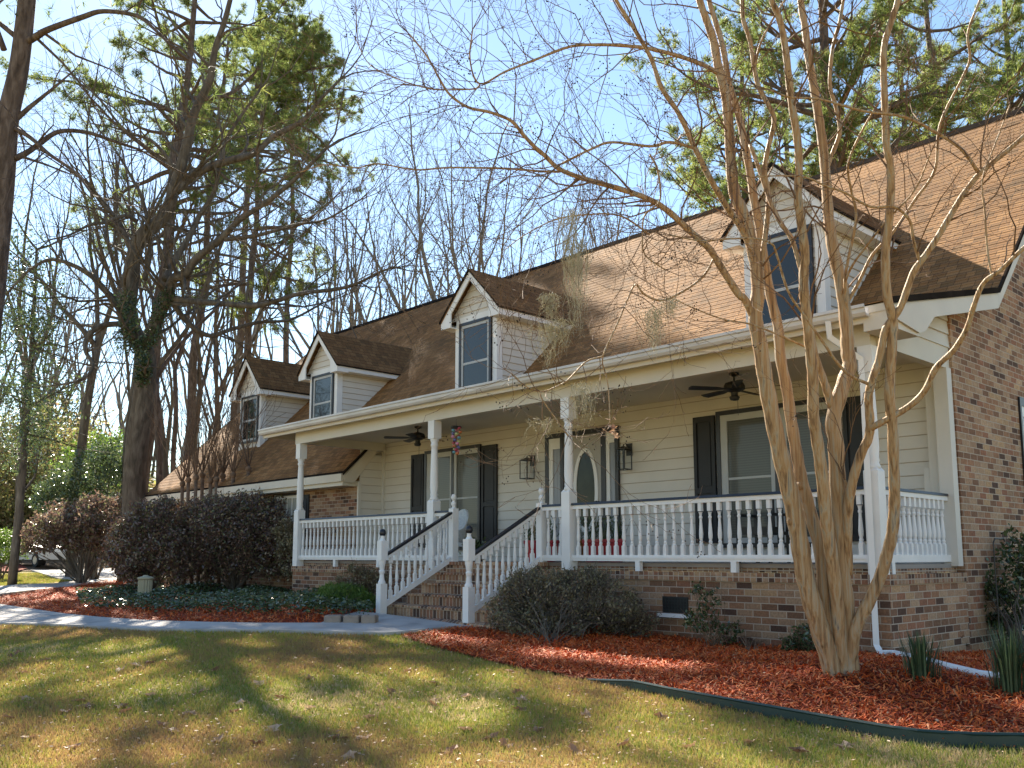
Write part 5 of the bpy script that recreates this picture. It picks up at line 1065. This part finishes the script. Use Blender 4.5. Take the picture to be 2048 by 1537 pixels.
# --- bare trees
def bare(base, H, r, seed, lab, mt='greybark', forks=3, fork_h=.35, spread_=.45, lvl=3, k=5.5, group=None, name='bare_tree', rmin=.0085, step=.75, L0=.62):
    RN.seed(seed); t = empty(name, tuple(base)); tag(t, lab, 'tree', group); base = np.array(base); out = []; tips = []; d = nrm(np.array([RN.gauss(0, .05), RN.gauss(0, .05), 1])); P = [base - [0, 0, .2]]; n = 5
    for i_ in range(n): d = nrm(d + rv(.04) + [0, 0, .05]); P.append(P[-1] + d * (H * fork_h / n))
    Q = catmull(P, 4); m_ = MB(); m_.tube(Q, np.linspace(r * 1.1, r * .75, len(Q)), 9); a0 = RN.uniform(0, 6.28)
    for f in range(forks):
        a = a0 + f * 6.28 / forks + RN.gauss(0, .3); cd = nrm(np.array([math.cos(a) * spread_, math.sin(a) * spread_, 1]) + rv(.08)); branch(out, tips, Q[-1], cd, H * L0 * RN.uniform(.8, 1.1), r * .56, lvl, k, .1, .07, .5, step, .6, .1, rmin)
    segmesh(out).build('branches', mt, t); m_.build('trunk', mt, t, smooth=True); return t
specs = [(895, 34, 19, .2, 3, .32, 'forked pale tree rising behind the third dormer'), (792, 35, 17, .17, 3, .3, 'bare grey tree left of the third dormer, behind the main roof'), (1020, 42, 20, .16, 3, .42, 'thin straight bare tree just right of the third dormer peak'), (1065, 38, 18, .15, 3, .35, 'slender bare tree where the main ridge starts behind the moss'),
         (1150, 40, 17, .14, 3, .35, 'bare tree behind the ridge above the hanging moss'), (705, 37, 17, .16, 4, .3, 'bare tree behind the second dormer'), (1250, 40, 17, .14, 3, .35, 'bare tree behind the middle of the ridge'), (625, 40, 18, .16, 3, .4, 'bare tree between the first and second dormers'),
         (1350, 41, 17, .13, 3, .35, 'bare tree behind the ridge left of the big tree trunks'), (560, 46, 20, .16, 3, .4, 'tall bare tree above the first dormer roof'), (970, 50, 22, .18, 3, .4, 'far bare tree between the two thin ones right of the third dormer'), (840, 48, 22, .18, 4, .35, 'far bare tree seen through the forked pale tree'), (750, 52, 24, .2, 4, .4, 'far bare tree between the second and third dormers'), (1100, 54, 24, .2, 4, .4, 'far bare tree behind the start of the ridge'), (930, 60, 27, .22, 4, .45, 'farthest tall bare tree above the third dormer'), (660, 56, 26, .2, 4, .42, 'far tall bare tree left of the second dormer peak'), (1200, 58, 26, .2, 4, .4, 'far bare tree above the hanging moss on the ridge')]
for i_, (px, d, H, r, fk, fh, lab) in enumerate(specs): bare(bat(px, d), H, r, 100 + i_, lab, forks=fk, fork_h=fh)
# thin trees at the left, before and behind the oak
leftspecs = [(144, 36, 19, .2, .5, 'dark straight trunk standing clear left of the oak'), (313, 33, 17, .14, .45, 'dark slim trunk just right of the oak'), (347, 35, 18, .17, .45, 'ridged trunk standing right of the oak beside the wing roof'), (328, 38, 18, .12, .5, 'thinnest trunk between the oak and the ridged trunk'), (246, 33, 18, .15, .5, 'trunk partly hidden by the left side of the oak'), (405, 42, 18, .12, .4, 'thin bare tree behind the wing roof end')]
for i_, (px, d, H, r, fh, lab) in enumerate(leftspecs): bare(bat(px, d), H, r, 200 + i_, lab, 'pinebark' if i_ % 2 else 'oak', 3, fh, .35, 2, 5)
protos = [bare(bat(40 + 30 * k, 60 + 3 * k), 19 + k, .17, 300 + k, 'thin bare tree in the woods at the left', 'greybark' if k % 2 else 'oak', 3, .45, .35, 2, 5, 'thin trees in the woods at the left') for k in range(4)]
for i_ in range(30):
    px = -120 + i_ * 20 + RN.uniform(-10, 10); d = RN.uniform(46, 95); b = bat(px, d); s_ = RN.uniform(.8, 1.25); dup(protos[i_ % 4], tuple(b), None, RN.uniform(0, 6.28), (s_, s_, s_))
# holly tree and understorey
def leafy(name, base, cs, n, size, m, lab, H, r, group=None, clump=.25, cat='tree'):
    t = empty(name, tuple(base)); tag(t, lab, cat, group); base = np.array(base); m_ = MB(); C = blobs(cs, n, .4); kk = max(20, n // 60); cc = C[rng.integers(0, n, kk)]; sel = rng.random(len(C)) < .7; C[sel] = cc[rng.integers(0, kk, sel.sum())] + rng.normal(0, clump, (sel.sum(), 3))
    leafcloud(m_, C, size); m_.build('foliage', m, t, tint=True); out = []; tp_ = []; P = catmull([base, base + [.1, .05, H * .35], base + [-.05, .1, H * .7], base + [.1, 0, H]], 4); s_ = MB(); s_.tube(P, np.linspace(r, r * .3, len(P)), 8)
    for _ in range(16): i_ = RN.randrange(3, len(P)); branch(out, tp_, P[i_], nrm(np.array([RN.gauss(0, 1), RN.gauss(0, 1), .5])), H * .22, r * .3, 1, 4, .15, .03, .5, .4)
    s_.build('trunk', 'oak', t, smooth=True); segmesh(out).build('branches', 'oak', t); return t
b = bat(28, 29); leafy('holly_tree', b, [pb(40, 520, 29, 1.0, 1.2), pb(60, 600, 29, 1.2, 1.1), pb(35, 700, 29, 1.3, 1.3), pb(80, 790, 29, 1.1, 1.), pb(25, 830, 29, 1., 1.), pb(50, 900, 29.5, 1.2, .8)], 8500, .055, 'gloss', 'leafy evergreen holly at the left edge in front of the woods', 11, .14)
fp = leafy('understorey_tree', bat(200, 62), [(*(bat(200, 62)[:2]), bat(200, 62)[2] + 3.2, 2.6, 2.6, 2.6), (*(bat(215, 62)[:2]), bat(200, 62)[2] + 1.4, 3., 3., 1.5)], 7000, .13, 'far', 'leafy understorey tree in the woods at the left', 6, .1, 'leafy understorey trees at the left', .4)
fp2 = leafy('understorey_tree', bat(120, 70), [(*(bat(120, 70)[:2]), bat(120, 70)[2] + 5, 2.2, 2.2, 4.), (*(bat(105, 70)[:2]), bat(120, 70)[2] + 2, 2.6, 2.6, 2.)], 8000, .13, 'far', 'leafy understorey tree in the woods at the left', 9, .12, 'leafy understorey trees at the left', .45)
for i_ in range(26):
    px = -150 + i_ * 22 + RN.uniform(-12, 12); d = RN.uniform(50, 85) if px < 330 else RN.uniform(70, 100); s_ = RN.uniform(.75, 1.25); dup((fp, fp2)[i_ % 2], tuple(bat(px, d)), None, RN.uniform(0, 6.28), (s_, s_, s_ * RN.uniform(.8, 1.1)))
b = bat(205, 44); leafy('small_magnolia', b, [pb(205, 905, 44, 1.5, .9), pb(190, 930, 44, 1.8, .8)], 2600, .1, 'bright', 'yellow green leafy sapling between the oak and the dark straight trunk', 5, .06)
# distant woods all around the back
m_ = MB(); n = 60000; th = rng.uniform(R(-60), R(75), n); d = rng.uniform(95, 150, n); hv = np.abs(rng.normal(0, 1, n)) ** 1.0; ht = 6 + 3 * np.sin(th * 9) + 2 * np.sin(th * 23 + 1)
dx = -np.sin(YAW + th); dy = np.cos(YAW + th); C = np.c_[dx * d, dy * d, g(dx * d, dy * d) + rng.random(n) ** 1.3 * ht]; leafcloud(m_, C, .4); tag(m_.build('distant_woods', 'far', tint=True), kind='stuff')
# pruned crape myrtles behind the hedge
for i_, (px, ky, d) in enumerate([(365, 968, 25.5), (377, 960, 25.2), (392, 955, 25), (405, 950, 25.4), (421, 962, 25.1), (433, 958, 25), (446, 952, 25.3), (466, 950, 24.6), (497, 938, 24.4)]):
    RN.seed(500 + i_); P = at(px, ky, d); base = np.array([P[0], P[1], G(P[0], P[1])]); t = empty('pruned_crape_myrtle', tuple(base)); m_ = MB(); m_.tube([base, base * .5 + P * .5 + [.05, 0, 0], P], [.05, .045, .05], 7); m_.lathe([(.02, -.12), (.075, -.05), (.08, .03), (.03, .08)], P, 7); m_.build('trunk', 'twig', t, smooth=True); out = []; tp_ = []
    for _ in range(11): branch(out, tp_, P, nrm(np.array([RN.gauss(0, .28), RN.gauss(0, .28), 1])), RN.uniform(1.5, 2.9), .016, 1, 4, .05, .03, .45, .3, .4, .3, .005)
    segmesh(out).build('shoots', 'twig', t); tag(t, ['pruned crape myrtle with knobbly trunk tops behind the hedge, left of the wing window'] [0] if i_ < 7 else ('pruned crape myrtle stem standing left of the last one in front of the wing roof' if i_ == 7 else 'rightmost pruned crape myrtle stem, leaning right in front of the wing roof'), 'tree', 'pruned crape myrtles behind the hedge')

# ------------------------------------------------------------------ CAMERA, LIGHT, SKY
cam = bpy.data.cameras.new('camera'); co = bpy.data.objects.new('camera', cam); COL.objects.link(co); SC.camera = co
cam.sensor_width = 36; cam.lens = F / 2048 * 36; cam.shift_y = (CY - 768.5) / 2048; cam.clip_end = 2000; cam.clip_start = .05
co.rotation_euler = (math.pi / 2 + PT, 0, YAW)
S = np.array([-1.26, .48, 1.]); S /= np.linalg.norm(S); elev = math.asin(S[2]); az = math.atan2(S[0], S[1])   # azimuth from +Y towards +X
su = bpy.data.lights.new('sun', 'SUN'); su.energy = 5.; su.angle = R(.5); su.color = (1., .9, .74); so_ = bpy.data.objects.new('sun', su); COL.objects.link(so_); so_.location = (0, 0, 40)
from mathutils import Vector
so_.rotation_euler = Vector(S).to_track_quat('Z', 'Y').to_euler()
w = bpy.data.worlds.new('World'); SC.world = w; w.use_nodes = True; nt = w.node_tree; sk = nt.nodes.new('ShaderNodeTexSky'); sk.sky_type = 'NISHITA'; sk.sun_disc = False; sk.sun_elevation = elev; sk.sun_rotation = az; sk.air_density = 1.25; sk.dust_density = .1; sk.ozone_density = 2.5
nt.links.new(sk.outputs[0], nt.nodes['Background'].inputs[0]); nt.nodes['Background'].inputs[1].default_value = .055
SC.view_settings.view_transform = 'Standard'; SC.view_settings.look = 'None'; SC.view_settings.exposure = EXPO; SC.view_settings.gamma = 1
SC.cycles.max_bounces = 8; SC.cycles.transparent_max_bounces = 8
